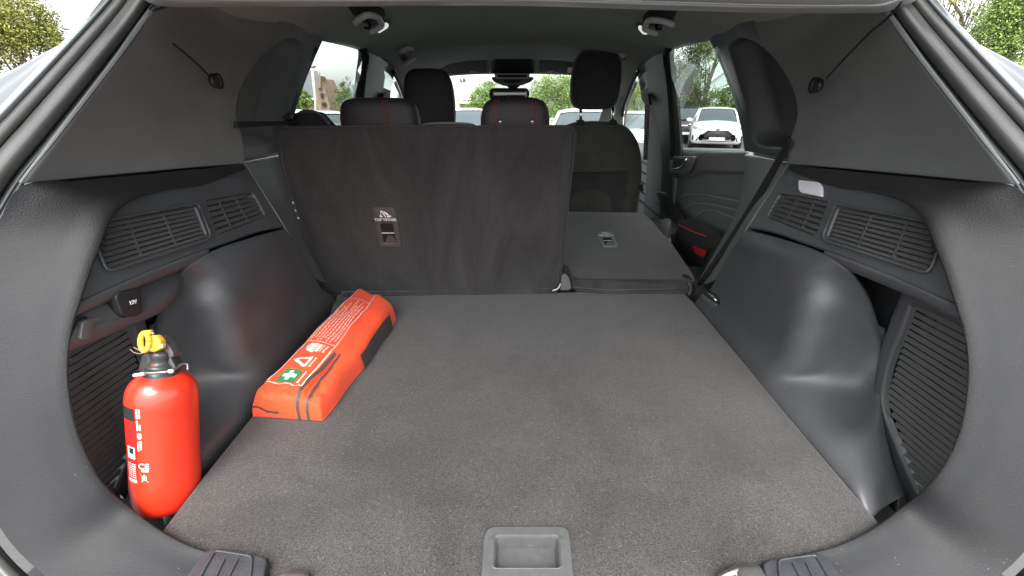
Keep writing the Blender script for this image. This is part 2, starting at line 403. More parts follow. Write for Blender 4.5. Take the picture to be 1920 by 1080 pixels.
# ================================================================ side trims of the boot
def trimpath(off, h, ext=True):
    """line parallel to the edge of the hatch opening, offset in photo pixels outward, h metres proud"""
    base = [(1636, 1), (1652, 15), (1668, 40), (1690, 72), (1718, 110), (1781, 192), (1840, 268), (1905, 351), (1957, 440), (1997, 560), (2015, 690), (2008, 820), (1975, 945), (1918, 1037), (1868, 1084), (1780, 1140), (1640, 1175), (1490, 1190)]
    b = np.array(base, float); t = np.gradient(b, axis=0); t /= np.linalg.norm(t, axis=1, keepdims=True)
    nrm = np.stack([t[:, 1], -t[:, 0]], 1)
    sc = np.interp(b[:, 1], [0, 60, 200, 400], [.60, .66, .80, 1.0])[:, None]
    q = b + nrm*off*sc
    return np.array([P(x, y, 'R')*(1 - h/.6) for x, y in q])
CONT = [(1477, 318), (1560, 349), (1640, 362), (1690, 377), (1726, 405), (1755, 470), (1790, 570), (1811, 650), (1810, 750), (1786, 840), (1742, 907), (1692, 950), (1645, 985), (1560, 1026), (1490, 1042)]
CK = [('A', 1, .999), ('A', 1, .996), ('A', 1, .99), ('A', 1, .98), ('A', 1, .97), ('X', .592, 1), ('X', .592, 1), ('X', .596, 1), ('X', .595, 1), ('X', .588, 1), ('X', .575, 1), ('Z', -.545, 1), ('Z', -.553, 1), ('Z', -.556, 1), ('Z', -.558, 1)]
OUTER = [(1479, 311), (1580, 319.5), (1690, 330.5), (1800, 341), (1905, 351.5), (1957, 440), (1997, 560), (2015, 690), (2008, 820), (1975, 945), (1918, 1037), (1868, 1084), (1780, 1140), (1640, 1175), (1490, 1190)]
def rimrows(side):
    cont = [(x, y + (12 if side < 0 and i >= 10 else 0)) for i, (x, y) in enumerate(CONT)]
    contour = np.array([P(x, y, k, v)*s for (x, y), (k, v, s) in zip(cont, CK)])
    outer = np.array([P(x, y, 'A') if i < 4 else P(x, y, 'R') for i, (x, y) in enumerate(OUTER)])
    mid1 = contour*.62 + outer*.38; mid2 = contour*.25 + outer*.75
    for i in range(len(CONT)):
        f = np.interp(i, [0, 2, 4, 7, 10, 14], [0, .001, .002, .004, .005, .002]); mid1[i] *= 1 - f*1.1; mid2[i] *= 1 - f*1.2
    lead = contour*.975 + outer*.025; lead *= 1 - np.interp(np.arange(15), [0, 2, 5, 14], [0, .001, .003, .003])[:, None]
    ret = contour.copy()
    for i in range(15):
        f = np.interp(i, [0, 3, 5], [.1, .4, 1])
        ret[i] += np.array([.055, .025, 0])*f if i < 10 else np.array([.035, .0, -.055])
    return ret, contour, lead, mid1, mid2, outer
ret, contour, lead, mid1, mid2, outer = rimrows(1)
# belt line along the quarter trim, bottom row of the upper trim
UB = [P(x, y, 'A') for x, y in [(1475, 307.5), (1580, 317), (1690, 328), (1800, 339)]] + [P(1905, 350, 'R')]
UR = [P(x, y, 'R') for x, y in [(1905, 350), (1840, 267), (1781, 191), (1718, 109), (1685, 62), (1655, 22)]]
UL = [P(1475, 307.5, 'A'), P(1480, 262, 'X', .617), P(1493, 215, 'X', .607), P(1486, 170, 'X', .594), P(1452, 112, 'X', .565), P(1424, 70, 'X', .54), P(1405, 28, 'X', .51)]
UT = [UL[-1], P(1500, 8, 'Y', .92), P(1590, 2, 'Y', .76), UR[-1]]
# pillar trim in front of it, down the window's edge
CLf = [P(1395, 284, 'X', .672), P(1388, 240, 'X', .658), P(1375, 190, 'X', .635), P(1345, 110, 'X', .578), P(1329, 74, 'X', .535)]
CT = [CLf[-1], P(1350, 58, 'X', .525), P(1385, 45, 'X', .515), P(1412, 30, 'X', .507)]
CRt = [P(1480, 298, 'X', .632), P(1484, 262, 'X', .628), P(1497, 215, 'X', .618), P(1490, 170, 'X', .604), P(1456, 112, 'X', .575), P(1428, 72, 'X', .55), CT[-1]]
CB = [CLf[0], P(1436, 292, 'X', .655), CRt[0]]
POCKET = rnd([(1362, 84), (1385, 66), (1420, 78), (1462, 118), (1497, 180), (1502, 235), (1480, 279), (1424, 277), (1410, 262), (1398, 200), (1374, 118)], 14)
G1 = [(1572, 387), (1738, 418), (1757, 463), (1738, 507), (1548, 447)]; G1q = [(1573, 388), (1768, 424), (1745, 510), (1549, 447)]
G2 = [(1462, 361), (1553, 377), (1529, 443), (1436, 407)]; G2q = G2
def bil(q, u, v):
    q = np.asarray(q, float); return (q[0]*(1-u)+q[1]*u)*(1-v) + (q[3]*(1-u)+q[2]*u)*v
AN = -PA[1]/np.linalg.norm(PA[1]); AN = AN if AN[0] < 0 else -AN
trims = {}
SLATM = mat('slat_grey', (.085, .088, .085), .5, grain=700, grainstr=.2)
for side in (1, -1):
    word = 'right' if side > 0 else 'left'
    t = thing('side_trim', (side*.62, .7, FLOOR), f'dark grey plastic {word} side wall of the boot with grilles and wheel arch' if side > 0 else 'dark grey plastic left side wall of the boot beside the red fire extinguisher', 'side trim', 'side walls of the boot')
    trims[side] = t
    # upper felt-covered panel
    g = coons(UB, UT, UL, UR, 150, 110, .008, .008)
    g = roll(g, .006, 'LRB')
    gridobj('upper_panel', g, FABRIC, t, side)
    # sloping grille wall
    B_ = [P(x, y, 'A') for x, y in [(1400, 427), (1450, 437), (1500, 455), (1560, 476), (1680, 524), (1790, 573), (1806, 580)]]
    T_ = [P(x, y, 'A') for x, y in [(1475, 310), (1580, 320), (1692, 331)]]
    L_ = [P(x, y, 'A') for x, y in [(1400, 427), (1437, 370), (1475, 310)]]
    R_ = [P(x, y, 'A') for x, y in [(1806, 580), (1790, 530), (1768, 465), (1746, 405), (1716, 372), (1692, 331)]]
    g = coons(B_, T_, L_, R_, 300, 190, .006, .01)
    g = emboss(g, [('pocket', rnd(G1, 9), .016, 3), ('pocket', rnd(G2, 7), .016, 3), ('groove', [(1490, 336), (1545, 339), (1640, 352), (1720, 372), (1780, 420)], -.0035, 9)])
    g = roll(g, .006, 'BLT')*1.004
    gridobj('grille_wall', g, PLASTIC, t, side)
    for q, nb, poly, cuts in ((G1q, 8, G1, (.30, .64)), (G2q, 6, G2, (.36, .70))):
        gr = bpy.data.objects.new('grille', None); link(gr, t)
        for k in range(nb):
            v = (k+.5)/nb
            u0, u1 = .015, .985
            if q is G2q and k == 0: u0 = .12
            a, b = bil(q, u0, v), bil(q, u1, v)
            if q is G1q:    # cut corner on the far side
                bx = np.interp(v, [0, .5, 1], [.84, .95, .985]); b = bil(q, bx, v)
            pa, pb = P(*a, 'A'), P(*b, 'A')
            x = (pb-pa)/np.linalg.norm(pb-pa); dn = np.cross(x, AN); dn = dn if dn[2] < 0 else -dn
            up = AN*math.cos(.75) - dn*math.sin(.75)*1.0
            wd = np.linalg.norm(P(*bil(q, .5, 0), 'A')-P(*bil(q, .5, 1), 'A'))/nb
            bar('slat', pa - AN*.004, pb - AN*.004, up, wd*.88, .0016, SLATM, gr, side)
        for c in cuts:
            bar('mullion', P(*bil(q, c+.01, .03), 'A') - AN*.0035, P(*bil(q, c-.02, .97), 'A') - AN*.0035, AN, .0018, .004, PLASTIC, gr, side)
        if q is G1q:
            fr = [P(x, y, 'A') + AN*.0015 for x, y in rnd([(1567, 382), (1745, 417), (1764, 463), (1742, 514), (1541, 450)], 14)]
            fr.append(fr[0]); tube('frame', mirror(fr, side), .0024, PLASTIC, gr, 8)
    # lip under the grille wall
    lo = np.array([P(x, y, 'A') for x, y in [(1545, 471), (1600, 492), (1680, 524), (1790, 573), (1806, 580)]])
    gridobj('ledge_lip', loft([lo + (-.001, 0, .002), lo + (.001, 0, -.012), lo + (.01, 0, -.02), lo + (.06, .0, -.016)], 40, 16, 0, 0), PLASTIC, t, side)
    # rear rim round the opening
    g = loft([ret, contour*.8+ret*.2, contour*.97+ret*.03, contour, lead, mid1, mid2, outer], 220, 80, .004, .01)
    if side < 0:
        r_ = rimrows(-1); g = loft([r_[0], r_[1]*.8+r_[0]*.2, r_[1]*.97+r_[0]*.03, *r_[1:]], 220, 80, .004, .01)
    gridobj('opening_rim', g, PLASTIC_B, t, side, .003)
    # wall behind the pocket and the pocket floor
    bw = coons([(.632, .52, -.70), (.632, 1.02, -.70)], [(.640, .615, -.22), (.600, 1.02, -.27)], [(.632, .52, -.70), (.632, .545, -.60), (.632, .58, -.50), (.636, .605, -.35), (.640, .615, -.22)], [(.632, 1.02, -.70), (.600, 1.02, -.27)], 30, 20, 0, 0)
    bw = bw + (.075, .05, 0)
    gridobj('recess_wall', bw, DARKPL, t, side)
    # wheel arch cover
    I_ = [(1302, 566), (1375, 655), (1435, 730), (1454, 751), (1472, 773), (1520, 826), (1575, 886), (1612, 928), (1640, 960)]
    r0 = [P(x, y, 'Z', FLOOR) for x, y in I_]; r0[-1] = r0[-1] + (0, 0, -.02)
    v3 = lambda *l: [np.array(p) for p in l]
    ROWS = [[p + (0, 0, -.08) for p in r0], r0,
        v3((.566, 1.150, -.500), (.561, .930, -.500), (.560, .800, -.495), (.5615, .765, -.492), (.577, .742, -.490), (.630, .726, -.487), (.668, .706, -.492), (.628, .565, -.560)) + [P(1665, 947, 'X', .612)],
        v3((.565, 1.115, -.430), (.560, .915, -.430), (.560, .800, -.430), (.562, .764, -.430), (.578, .741, -.430), (.634, .726, -.440), (.678, .703, -.462), (.655, .600, -.548)) + [P(1684, 935, 'X', .650)],
        v3((.564, 1.080, -.365), (.560, .900, -.350), (.561, .800, -.345), (.565, .763, -.345), (.583, .741, -.350), (.637, .725, -.385), (.685, .700, -.440), (.676, .630, -.537)) + [P(1693, 930, 'X', .668)],
        v3((.563, 1.040, -.310), (.565, .880, -.287), (.570, .800, -.287), (.576, .765, -.290), (.594, .743, -.300), (.634, .727, -.345), (.688, .697, -.425)) + [P(1638, 755, 'X', .685)] + [P(1698, 928, 'X', .675)],
        [P(1399, 429, 'A'), P(1478, 449, 'A'), P(1530, 467, 'A'), P(1556, 480, 'A'), P(1584, 499, 'A')*1.012, P(1613, 530, 'Y', .722), P(1656, 640, 'X', .693), P(1642, 745, 'X', .690), P(1703, 926, 'X', .680)]]
    g = loft(ROWS, 150, 110, 0, 0)
    g = relax(g, 14)
    g = emboss(g, [('pocket', rnd([(1311, 553), (1324, 541), (1348, 556), (1350, 572), (1336, 577)], 5), .012, 4)] if side > 0 else [])
    g = roll(g, .006, 'TL')
    gridobj('wheel_arch_cover', g, PLASTIC, t, side)
    # tall louvre in the recess
    ci = contour[6:12]; cz = -ci[:, 2]; cy = ci[:, 1]
    zf = lambda z: np.interp(-z, [.275, .299, .453, .55, .60], [.612, .604, .590, .487, .43])
    LK = 1.10
    lv = bpy.data.objects.new('louvre', None); link(lv, t)
    for k in range(29):
        z = -.292 - k*.0105
        y0 = zf(z) - .002; y1 = np.interp(-z, cz, cy) - .025
        if side < 0 and z > -.31: y0 -= .005
        up = np.array([-math.cos(.42), 0, math.sin(.42)])
        bar('slat', np.array([.621, y0, z])*LK, np.array([.621, y1, z])*LK, up, .0078, .0016, SLATM, lv, side)
    for yy in (.53, .455):
        bar('mullion', LK*np.array([.627, yy+.06, -.29 if yy > .5 else -.29]), LK*np.array([.627, yy+.04, -.52 if yy > .5 else -.585]), (-1, 0, 0), .003, .003, DARKPL, lv, side)
    XF = .6165*LK
    o_ = np.array([P(x, y, 'X', XF) for x, y in [(1692, 545), (1667, 608), (1642, 700), (1639, 760), (1664, 845), (1702, 946)]])
    i_ = np.array([P(x, y, 'X', XF) for x, y in [(1708, 574), (1691, 622), (1661, 705), (1656, 765), (1681, 832), (1722, 925)]])
    gridobj('louvre_frame', lrows([o_ + (.014, .004, 0), o_ + (.0012, .001, 0), o_ + (0, -.001, 0), i_, i_ + (.012, 0, 0)], 50, 3), PLASTIC, lv, side, 0)
    o2 = np.array([P(1692, 545, 'X', XF), P(1702, 540, 'X', XF), P(1830, 588, 'X', XF)]); i2 = np.array([P(1708, 574, 'X', XF), P(1714, 575, 'X', XF), P(1826, 622, 'X', XF)])
    gridobj('louvre_frame', lrows([o2 + (.014, .002, .003), o2 + (.0012, 0, .001), o2, i2, i2 + (.012, 0, -.001)], 20, 3), PLASTIC, lv, side, 0)
    # body-side weatherstrip and trim edge along the opening
    def ring(name, offs, m, par, a=0, b=None, nv=28):
        rows = [trimpath(o, h)[a:b] for o, h in offs]
        gridobj(name, loft(rows, 160, nv, 0, 0), m, par, side, .002)
    ring('welt', [(0, -.010), (1, -.002), (5, .0005), (9, -.003), (13, .0005), (22, -.002), (27, -.008)], MATS['grained_plastic'], t, 0, 9)
    ws = thing('door_seal', (side*.66, .55, -.1), f'black ribbed rubber seal along the {word} edge of the boot opening', 'rubber seal', 'seals of the boot opening')
    ring('inner_bead', [(24, -.012), (29, -.004), (38, .008), (50, .013), (64, .010), (76, .002), (84, -.012)], RUBBER, ws)
    ring('outer_bead', [(80, -.014), (86, -.004), (94, .004), (102, .006), (111, .001), (118, -.012)], RUBBER, ws)
    fl = thing('opening_flange', (side*.70, .55, -.1), f'pale grey painted metal flange outside the {word} rubber seal', 'body flange', 'painted flanges of the boot opening')
    ring('painted_lip', [(110, -.016), (114, -.008), (121, -.002), (131, .003), (141, .001), (147, -.012)], FLANGE, fl)
    # outer body shoulder seen past the flange
    inn_ = [P(x, y, 'R')*1.02 for x, y in [(1780, 50), (1835, 130), (1910, 230), (2000, 345)]]
    def sh(f, d): return [P(*(np.array(a)*(1-f)+np.array(b)*f), 'R')*(1.02+d) for a, b in zip([(1780, 50), (1835, 130), (1910, 230), (2000, 345)], [(1798, 67), (1925, 133), (2060, 205), (2180, 290)])]
    g = loft([sh(0, 0), sh(.30, .02), sh(.60, .035), sh(.66, .05), sh(.92, .06), sh(.97, .075), sh(1, .12)], 60, 60, 0, 0)
    gridobj('body_shoulder', g, BODYP, fl, side, .002)

    # ---- pillar trim with its deep pocket, beside the rear door window
    pt = thing('pillar_trim', (side*.62, 1.1, FLOOR), f'dark grey {word} rear pillar trim with a deep rounded pocket by the window', 'pillar trim', 'rear pillar trims')
    g = coons(CB, CT, CLf, CRt, 110, 130, .01, .01)
    g = emboss(g, [('pocket', POCKET, .05, 20)])
    g = roll(g, .006, 'LB')
    gridobj('upper_trim', g, FABRIC if side < 0 else PLASTIC, pt, side)
    LB = [P(1306, 530, 'X', .615), P(1322, 532, 'X', .60), P(1340, 524, 'X', .58)]
    LT = [P(1394, 289, 'X', .676), P(1436, 296, 'X', .655), P(1480, 303, 'X', .634)]
    LL = [LB[0], P(1345, 462, 'X', .65), P(1378, 400, 'X', .672), P(1392, 340, 'X', .678), LT[0]]
    LR = [LB[-1], P(1400, 427, 'A')*1.005, LT[-1]]
    g = coons(LB, LT, LL, LR, 60, 90, .01, .01)
    gridobj('lower_trim', roll(g, .008, 'LT'), DOORPL, pt, side)

# parts only on one side
T = trims[1]
lens = prism('lamp_lens', [(1499, 338), (1537, 342), (1543, 350), (1543, 370), (1503, 362), (1499, 355)], 'A', 1, .006, LENS, T, .0015, rounding=4)
for v in [lens]: v.location = -0.0035*Vector(-AN)
tag(lens, 'pale lilac rectangular lens above the grille')
HK = P(1334, 563, 'X', .568)
tube('tie_down_hook', [P(1322, 549, 'X', .560), P(1331, 552, 'X', .554), P(1341, 561, 'X', .554), P(1345, 567, 'X', .560)], .003, CHROME, T, 8, 12)
gridobj('hook_plate', coons([P(1311, 556, 'X', .5585), P(1337, 578, 'X', .5585)], [P(1316, 551, 'X', .5585), P(1344, 571, 'X', .5585)], [P(1311, 556, 'X', .5585), P(1316, 551, 'X', .5585)], [P(1337, 578, 'X', .5585), P(1344, 571, 'X', .5585)], 10, 6, 0, 0), GREYPL, T)
T = trims[-1]
lpl = P(235, 585, 'X', -.604)
# left: box ledge with socket below the grilles
def LP(x, y, d=0.0): return P(x, y, 'X', -(.604 - .0006*0) - d)
ltop = [(131, 574), (142, 568), (230, 540), (325, 506), (352, 492)]; lbot = [(125, 662), (140, 655), (225, 620), (322, 572), (345, 558)]
tp = np.array([P(x, y, 'X', -.618) for x, y in ltop]); bt = np.array([P(x, y, 'X', -.604) for x, y in lbot])
tp[-1] += (-.03, .03, 0); bt[-1] += (-.03, .03, 0)
g = loft([tp + (-.02, 0, .004), tp, tp + (.003, 0, -.004), bt + (.003, 0, .006), bt, bt + (-.01, 0, -.004), bt + (-.05, 0, -.002)], 60, 60, 0, 0)
gridobj('socket_ledge', g, PLASTIC, T, 1)
cap = prism('socket_cap', [(217, 556), (226, 546), (258, 540), (266, 545), (270, 585), (262, 592), (236, 595), (228, 590)], 'X', -.592, .012, DARKPL, T, .003, rounding=5)
c0 = P(249, 567, 'X', -.5895); text('cap_print', '12V', .0085, c0, P(262, 563, 'X', -.5895)-P(236, 571, 'X', -.5895), (0, 0, 1), WHITEPR, cap)
prism('socket_collar', [(212, 560), (222, 545), (240, 542), (240, 596), (228, 596), (220, 588)], 'X', -.596, .012, BLACK, T, .003, rounding=5)
prism('bag_hook', [(156, 603), (168, 598), (190, 595), (192, 600), (178, 604), (173, 634), (156, 639), (151, 634)], 'X', -.594, .012, PLASTIC, T, .003, rounding=5)
prism('hook_recess', [(138, 597), (150, 592), (165, 592), (165, 610), (152, 628), (140, 630)], 'X', -.603, .004, BLACK, T, .001, rounding=5)
tube('tie_down_hook', [P(594, 553, 'Y', 1.2), P(599, 550, 'Y', 1.19), P(605, 553, 'Y', 1.19), P(606, 558, 'Y', 1.2)], .003, CHROME, T, 8, 10)

# cords and clips of the parcel cover
for side, pts, clip in ((1, [(1549, 147), (1590, 103), (1630, 62), (1668, 30), (1690, 5)], (1533, 160)), (-1, [(325, 82), (345, 98), (370, 120), (392, 142)], (402, 152))):
    def on(x, y):
        X = np.interp(abs(x-966), [500, 567, 640, 720], [.585, .58, .55, .50]); return P(x, y, 'X', side*X*np.interp(y, [20, 70, 140], [.88, .925, .95]))
    ct = thing('cover_cord', on(*clip), 'thin black cord from its clip up to the right top corner' if side > 0 else 'short black cord and clip on the left upper trim', 'cord', 'cords of the parcel cover')
    tube('cord', [on(*p) for p in pts], .0016, BELT, ct, 6, 24)
    cc = on(*clip)
    V, F = superell(cc, np.array([.008, .012, .013]), 1, 1, 20, 12); obj('clip', V, F, DARKPL, ct)
    tube('clip_ring', [cc + np.array([-side*.008, math.cos(a)*.011, math.sin(a)*.012]) for a in np.linspace(0, 2*math.pi, 17)], .0022, BLACK, ct, 6)

# ================================================================ tailgate edge above the view
tg = thing('tailgate', (0, .6, .2), 'light grey trimmed lower edge of the raised tailgate across the top', 'tailgate')
xs = np.array([255, 268, 290, 330, 420, 640, 960, 1280, 1500, 1610, 1660, 1690, 1712, 1725])
def hrow(dy, Y):
    yb = np.interp(xs, [255, 268, 290, 330, 640, 960, 1280, 1560, 1660, 1712, 1725], [-14, -2, 8, 12, 11, 10, 19, 26, 22, 4, -10])
    return [P(x, y-dy if not np.isscalar(dy) else y-dy, 'Y', Y) for x, y in zip(xs, yb)]
rows = [hrow(-1, .655), hrow(0, .635), hrow(3, .615), hrow(9, .60), hrow(15, .592), hrow(16.5, .597), hrow(18, .592), hrow(40, .57), hrow(110, .50)]
gridobj('edge_trim', loft(rows, 120, 60, 0, 0), mat('tailgate_trim', (.33, .33, .325), .5, grain=600, grainstr=.3), tg, 1, .004)
gridobj('edge_underside', loft([hrow(-1, .655), hrow(-1.0, .72), hrow(4, .80)], 60, 8, 0, 0), DARKPL, tg, 1, .003)
slab('inner_panel', np.array([(-.60, .50, .21), (.60, .50, .21), (.56, -.20, .74), (-.56, -.20, .74)]), (0, .03, .04), PLASTIC, tg, .01)

# ================================================================ headliner
hl = thing('headliner', (0, 1.5, .2), 'dark grey cloth ceiling of the car with two lit lamps and grab handles', 'ceiling', kind='structure')
HR = [(.66, .52, .125, .20), (.85, .525, .140, .235), (1.04, .53, .149, .252), (1.32, .545, .154, .258), (1.69, .562, .168, .25), (1.95, .565, .166, .236), (2.17, .555, .152, .213), (2.42, .53, .128, .192), (2.60, .50, .105, .136)]
def hz(x, Y):
    i = [np.interp(Y, [r[0] for r in HR], [r[k] for r in HR]) for k in (1, 2, 3)]
    s = np.clip(abs(x)/i[0], 0, 1); return i[1] + (i[2]-i[1])*(1-s**3.2)
g = loft(roofgrid(HR, 41, 3.2), 120, 90, 0, 0)
bump = .012*np.exp(-((g[..., 1]-2.0)/.03)**2)*(np.abs(g[..., 0]) < .45)
drop = .022*np.clip((g[..., 1]-1.93)/.06, 0, 1)*(1-np.clip((np.abs(g[..., 0])-.42)/.06, 0, 1))*np.clip((2.5-g[..., 1])/.2, 0, 1)
g[..., 2] -= drop
gridobj('ceiling_cloth', g, HEADL, hl, 1, .004)
# grab handles, coat hooks and lamps on the ceiling
def cz_(px, py, off=0.0):
    """point where the pixel ray meets the ceiling"""
    r = ray(px, py); t = .4
    for i in range(900):
        p = r*t
        if p[1] > .66 and p[2] >= hz(p[0], p[1]) - off: return p
        if p[1] > 2.6: return p
        t += .004
    return r*t
for s, outl, wd in ((1, [(1254, 48), (1216, 46), (1211, 24), (1228, 20), (1262, 26)], 1), (-1, [(662, 26), (684, 12), (714, 26), (705, 44), (694, 44)], 1),):
    gh = thing('grab_handle', cz_(*outl[1]), f'pale grey fold-up grab handle on the ceiling above the {"right" if s > 0 else "left"} rear door', 'grab handle', 'grab handles on the ceiling')
    if s > 0: path = [(1267, 29), (1246, 22), (1224, 20), (1213, 30), (1213, 40), (1234, 48)]
    else: path = [(661, 24), (686, 9), (702, 12), (712, 22), (713, 32), (694, 44)]
    pts = np.array([cz_(x, y) - (0, 0, .022) for x, y in path]); q = curve(pts, np.linspace(0, 1, 30))
    V, F = [], []; tube('', q + (0, 0, .0), .0082, GREYPL, None, 8, join=(V, F)); obj('grip', V, F, GREYPL if False else mat('handle_grey', (.60, .60, .59), .5), gh)
    base = rnd([(x, y) for x, y in ([(1272, 16), (1222, 14), (1205, 30), (1205, 46), (1236, 52), (1262, 40)] if s > 0 else [(650, 12), (700, 4), (722, 18), (722, 36), (700, 50), (672, 40)])], 8)
    bp = np.array([cz_(x, y) - (0, 0, .001) for x, y in base]); slab('recess', bp, (0, 0, .01), BLACK, gh, .002)
    hk = cz_(*((1240, 38) if s > 0 else (684, 36))) - (0, 0, .012); tube('coat_hook', [hk + (0, 0, .01), hk + (s*-.012, 0, 0), hk + (s*-.012, -.012, -.012), hk + (0, -.016, -.010)], .004, BLACK, gh, 8, 12)
    lm = thing('ceiling_lamp', cz_(*((1208, 52) if s > 0 else (717, 48))), f'small lit white lamp beside the {"right" if s > 0 else "left"} rear grab handle', 'lamp', 'lit lamps on the ceiling')
    lp = rnd([(1196, 44), (1204, 45), (1221, 59), (1213, 63), (1204, 61), (1195, 50)] if s > 0 else [(703, 56), (706, 50), (724, 38), (731, 42), (729, 48), (710, 60)], 3)
    slab('housing', np.array([cz_(*(np.array(q_)*1.25 - np.mean(lp, 0)*.25)) - (0, 0, .003) for q_ in lp]), (0, 0, .01), GREYPL, lm, .002)
    slab('lit_lens', np.array([cz_(*(np.array(q_)*.85 + np.mean(lp, 0)*.15)) - (0, 0, .006) for q_ in lp]), (0, 0, .006), mat('lit_lamp', (.9, .95, .9), .3, emit=(.85, 1, .85, .12)), lm, .0015)
for s, path, basep in ((-1, [(749, 97), (769, 88), (777, 92), (777, 106), (760, 118)], [(745, 93), (770, 82), (782, 90), (782, 108), (765, 122), (752, 116)]), (1, [(1148, 90), (1160, 95), (1171, 103)], [(1142, 84), (1175, 98), (1176, 110), (1160, 118), (1150, 104)])):
    gh = thing('grab_handle', cz_(*path[0]), f'pale grey grab handle above the {"right" if s > 0 else "left"} front seat', 'grab handle', 'grab handles on the ceiling')
    pts = np.array([cz_(x, y)*.985 for x, y in path]); tube('grip', curve(pts, np.linspace(0, 1, 20)), .011, MATS['handle_grey'], gh, 8)
    slab('recess', np.array([cz_(x, y)*.999 for x, y in rnd(basep, 6)]), cz_(*basep[0])*.01, BLACK, gh, .002)

# ================================================================ windscreen end: header, visors, console, mirror
ws_ = thing('windscreen', (0, 2.8, -.3), 'windscreen at the far end of the cabin below the sun visors', 'windscreen')
g = coons([(-.62, 3.35, -.33), (0, 3.5, -.33), (.62, 3.35, -.33)], [(-.50, 2.60, .10), (0, 2.66, .132), (.50, 2.60, .10)], [(-.62, 3.35, -.33), (-.50, 2.60, .10)], [(.62, 3.35, -.33), (.50, 2.60, .10)], 20, 12, 0, 0)
gridobj('pane', g, GLASS, ws_, 1, 0)
for s in (1, -1):
    ap = thing('windscreen_pillar', (s*.6, 2.9, -.3), f'dark {"right" if s > 0 else "left"} pillar between windscreen and front door glass', 'pillar', 'pillars beside the windscreen')
    B_ = [P(1120, 236, 'Y', 2.95), P(1168, 236, 'X', .66)]; T_ = [P(1138, 120, 'Y', 2.50), P(1196, 122, 'X', .55)]
    L_ = [B_[0], P(1136, 180, 'Y', 2.75), T_[0]]; R_ = [B_[1], P(1167, 208, 'X', .64), P(1176, 176, 'X', .605), P(1188, 146, 'X', .572), T_[1]]
    gridobj('trim', coons(B_, T_, L_, R_, 30, 40, .02, .02), HEADL, ap, s)
    tube('door_seal', mirror(curve([P(1164, 240, 'X', .665), P(1168, 208, 'X', .642), P(1178, 176, 'X', .607), P(1190, 146, 'X', .574), P(1197, 134, 'X', .56)], np.linspace(0, 1, 24))*.998, s), .009, BLACK, ap, 8)
    tube('door_frame', mirror(curve([P(1171, 240, 'X', .672), P(1174, 212, 'X', .648), P(1182, 184, 'X', .62), P(1193, 155, 'X', .586)], np.linspace(0, 1, 24))*1.003, s), .008, mat('frame_beige', (.30, .27, .24), .6), ap, 8)
    # front door: glass and panel
    fd = thing('front_door', (s*.7, 2.4, -.6), f'{"right" if s > 0 else "left"} front door seen as a sliver past the centre pillar', 'car door', 'front doors')
    gridobj('glass', coons([(.70, 1.95, -.20), (.70, 3.2, -.24)], [(.57, 1.95, .14), (.60, 2.7, .06)], [(.70, 1.95, -.20), (.57, 1.95, .14)], [(.70, 3.2, -.24), (.60, 2.7, .06)], 12, 8, 0, 0), GLASS, fd, s, 0)
    gridobj('door_panel', coons([(.71, 1.95, -.75), (.71, 3.2, -.75)], [(.69, 1.95, -.19), (.69, 3.2, -.235)], [(.71, 1.95, -.75), (.69, 1.95, -.19)], [(.71, 3.2, -.75), (.69, 3.2, -.235)], 12, 8, 0, 0), mat('pale_door', (.30, .31, .30), .5), fd, s, .03)
    for k in range(5):
        bar('contour_line', (.685, 1.96, -.30-.05*k), (.685, 3.0, -.30-.05*k), (-1, 0, 0), .006, .006, DARKPL, fd, s)
    # centre pillar
    cp = thing('centre_pillar', (s*.62, 2.0, -.6), f'dark {"right" if s > 0 else "left"} centre pillar between the front and rear doors', 'pillar', 'pillars between the doors')
    def strip(name, left, right, m, th=.01):
        L_ = [P(x, y, 'X', np.interp(y, [90, 150, 200, 280, 420], [.545, .592, .622, .66, .69])) for x, y in left]
        R_ = [P(x, y, 'X', np.interp(y, [90, 150, 200, 280, 420], [.545, .592, .622, .66, .69])) for x, y in right]
        gridobj(name, roll(coons([L_[0], R_[0]], [L_[-1], R_[-1]], L_, R_, 20, 50, .06, .02), .004, 'LR'), m, cp, s, th)
    strip('upper_trim', [(1203, 182), (1197, 152), (1191, 122)], [(1218, 182), (1214, 150), (1209, 112)], mat('pillar_pale', (.15, .16, .155), .7))
    strip('rear_facing', [(1236, 410), (1238, 290), (1232, 240), (1218, 182), (1207, 112)], [(1258, 410), (1262, 285), (1258, 200), (1250, 140), (1247, 96)], mat('pillar_dark', (.022, .024, .026), .5))
    strip('lower_trim', [(1206, 410), (1213, 290), (1214, 240), (1216, 182)], [(1241, 410), (1240, 290), (1234, 240), (1219, 182)], mat('pillar_pale', (.15, .16, .155), .7))
    sb = thing('seat_belt', P(1216, 200, 'X', .60), f'dark belt webbing hanging on the {"right" if s > 0 else "left"} centre pillar', 'seat belt', 'front seat belts')
    gridobj('webbing', coons([P(1206, 300, 'X', .60), P(1214, 300, 'X', .62)], [P(1209, 192, 'X', .59), P(1218, 192, 'X', .60)], [P(1206, 300, 'X', .60), P(1209, 192, 'X', .59)], [P(1214, 300, 'X', .62), P(1218, 192, 'X', .60)], 6, 10, 0, 0), mat('grey_webbing', (.08, .08, .08), .7), sb, s, .002)
    slab('belt_guide', [P(x, y, 'X', .59) for x, y in rnd([(1201, 176), (1215, 176), (1218, 198), (1209, 197), (1203, 186)], 3)], (.01, 0, 0), BLACK, sb, .002, side=s)
    # rear door
    rd = thing('rear_door', (s*.70, 1.7, -.6), 'right rear door with chrome pull, stitched armrest and curved lines below its window' if s > 0 else 'left rear door with its window behind the upright seat back', 'car door', 'rear doors')
    TL, TR, BR, BL = P(1255, 94, 'X', .553), P(1340, 66, 'X', .54), P(1405, 284, 'X', .68), P(1272, 284, 'X', .675)
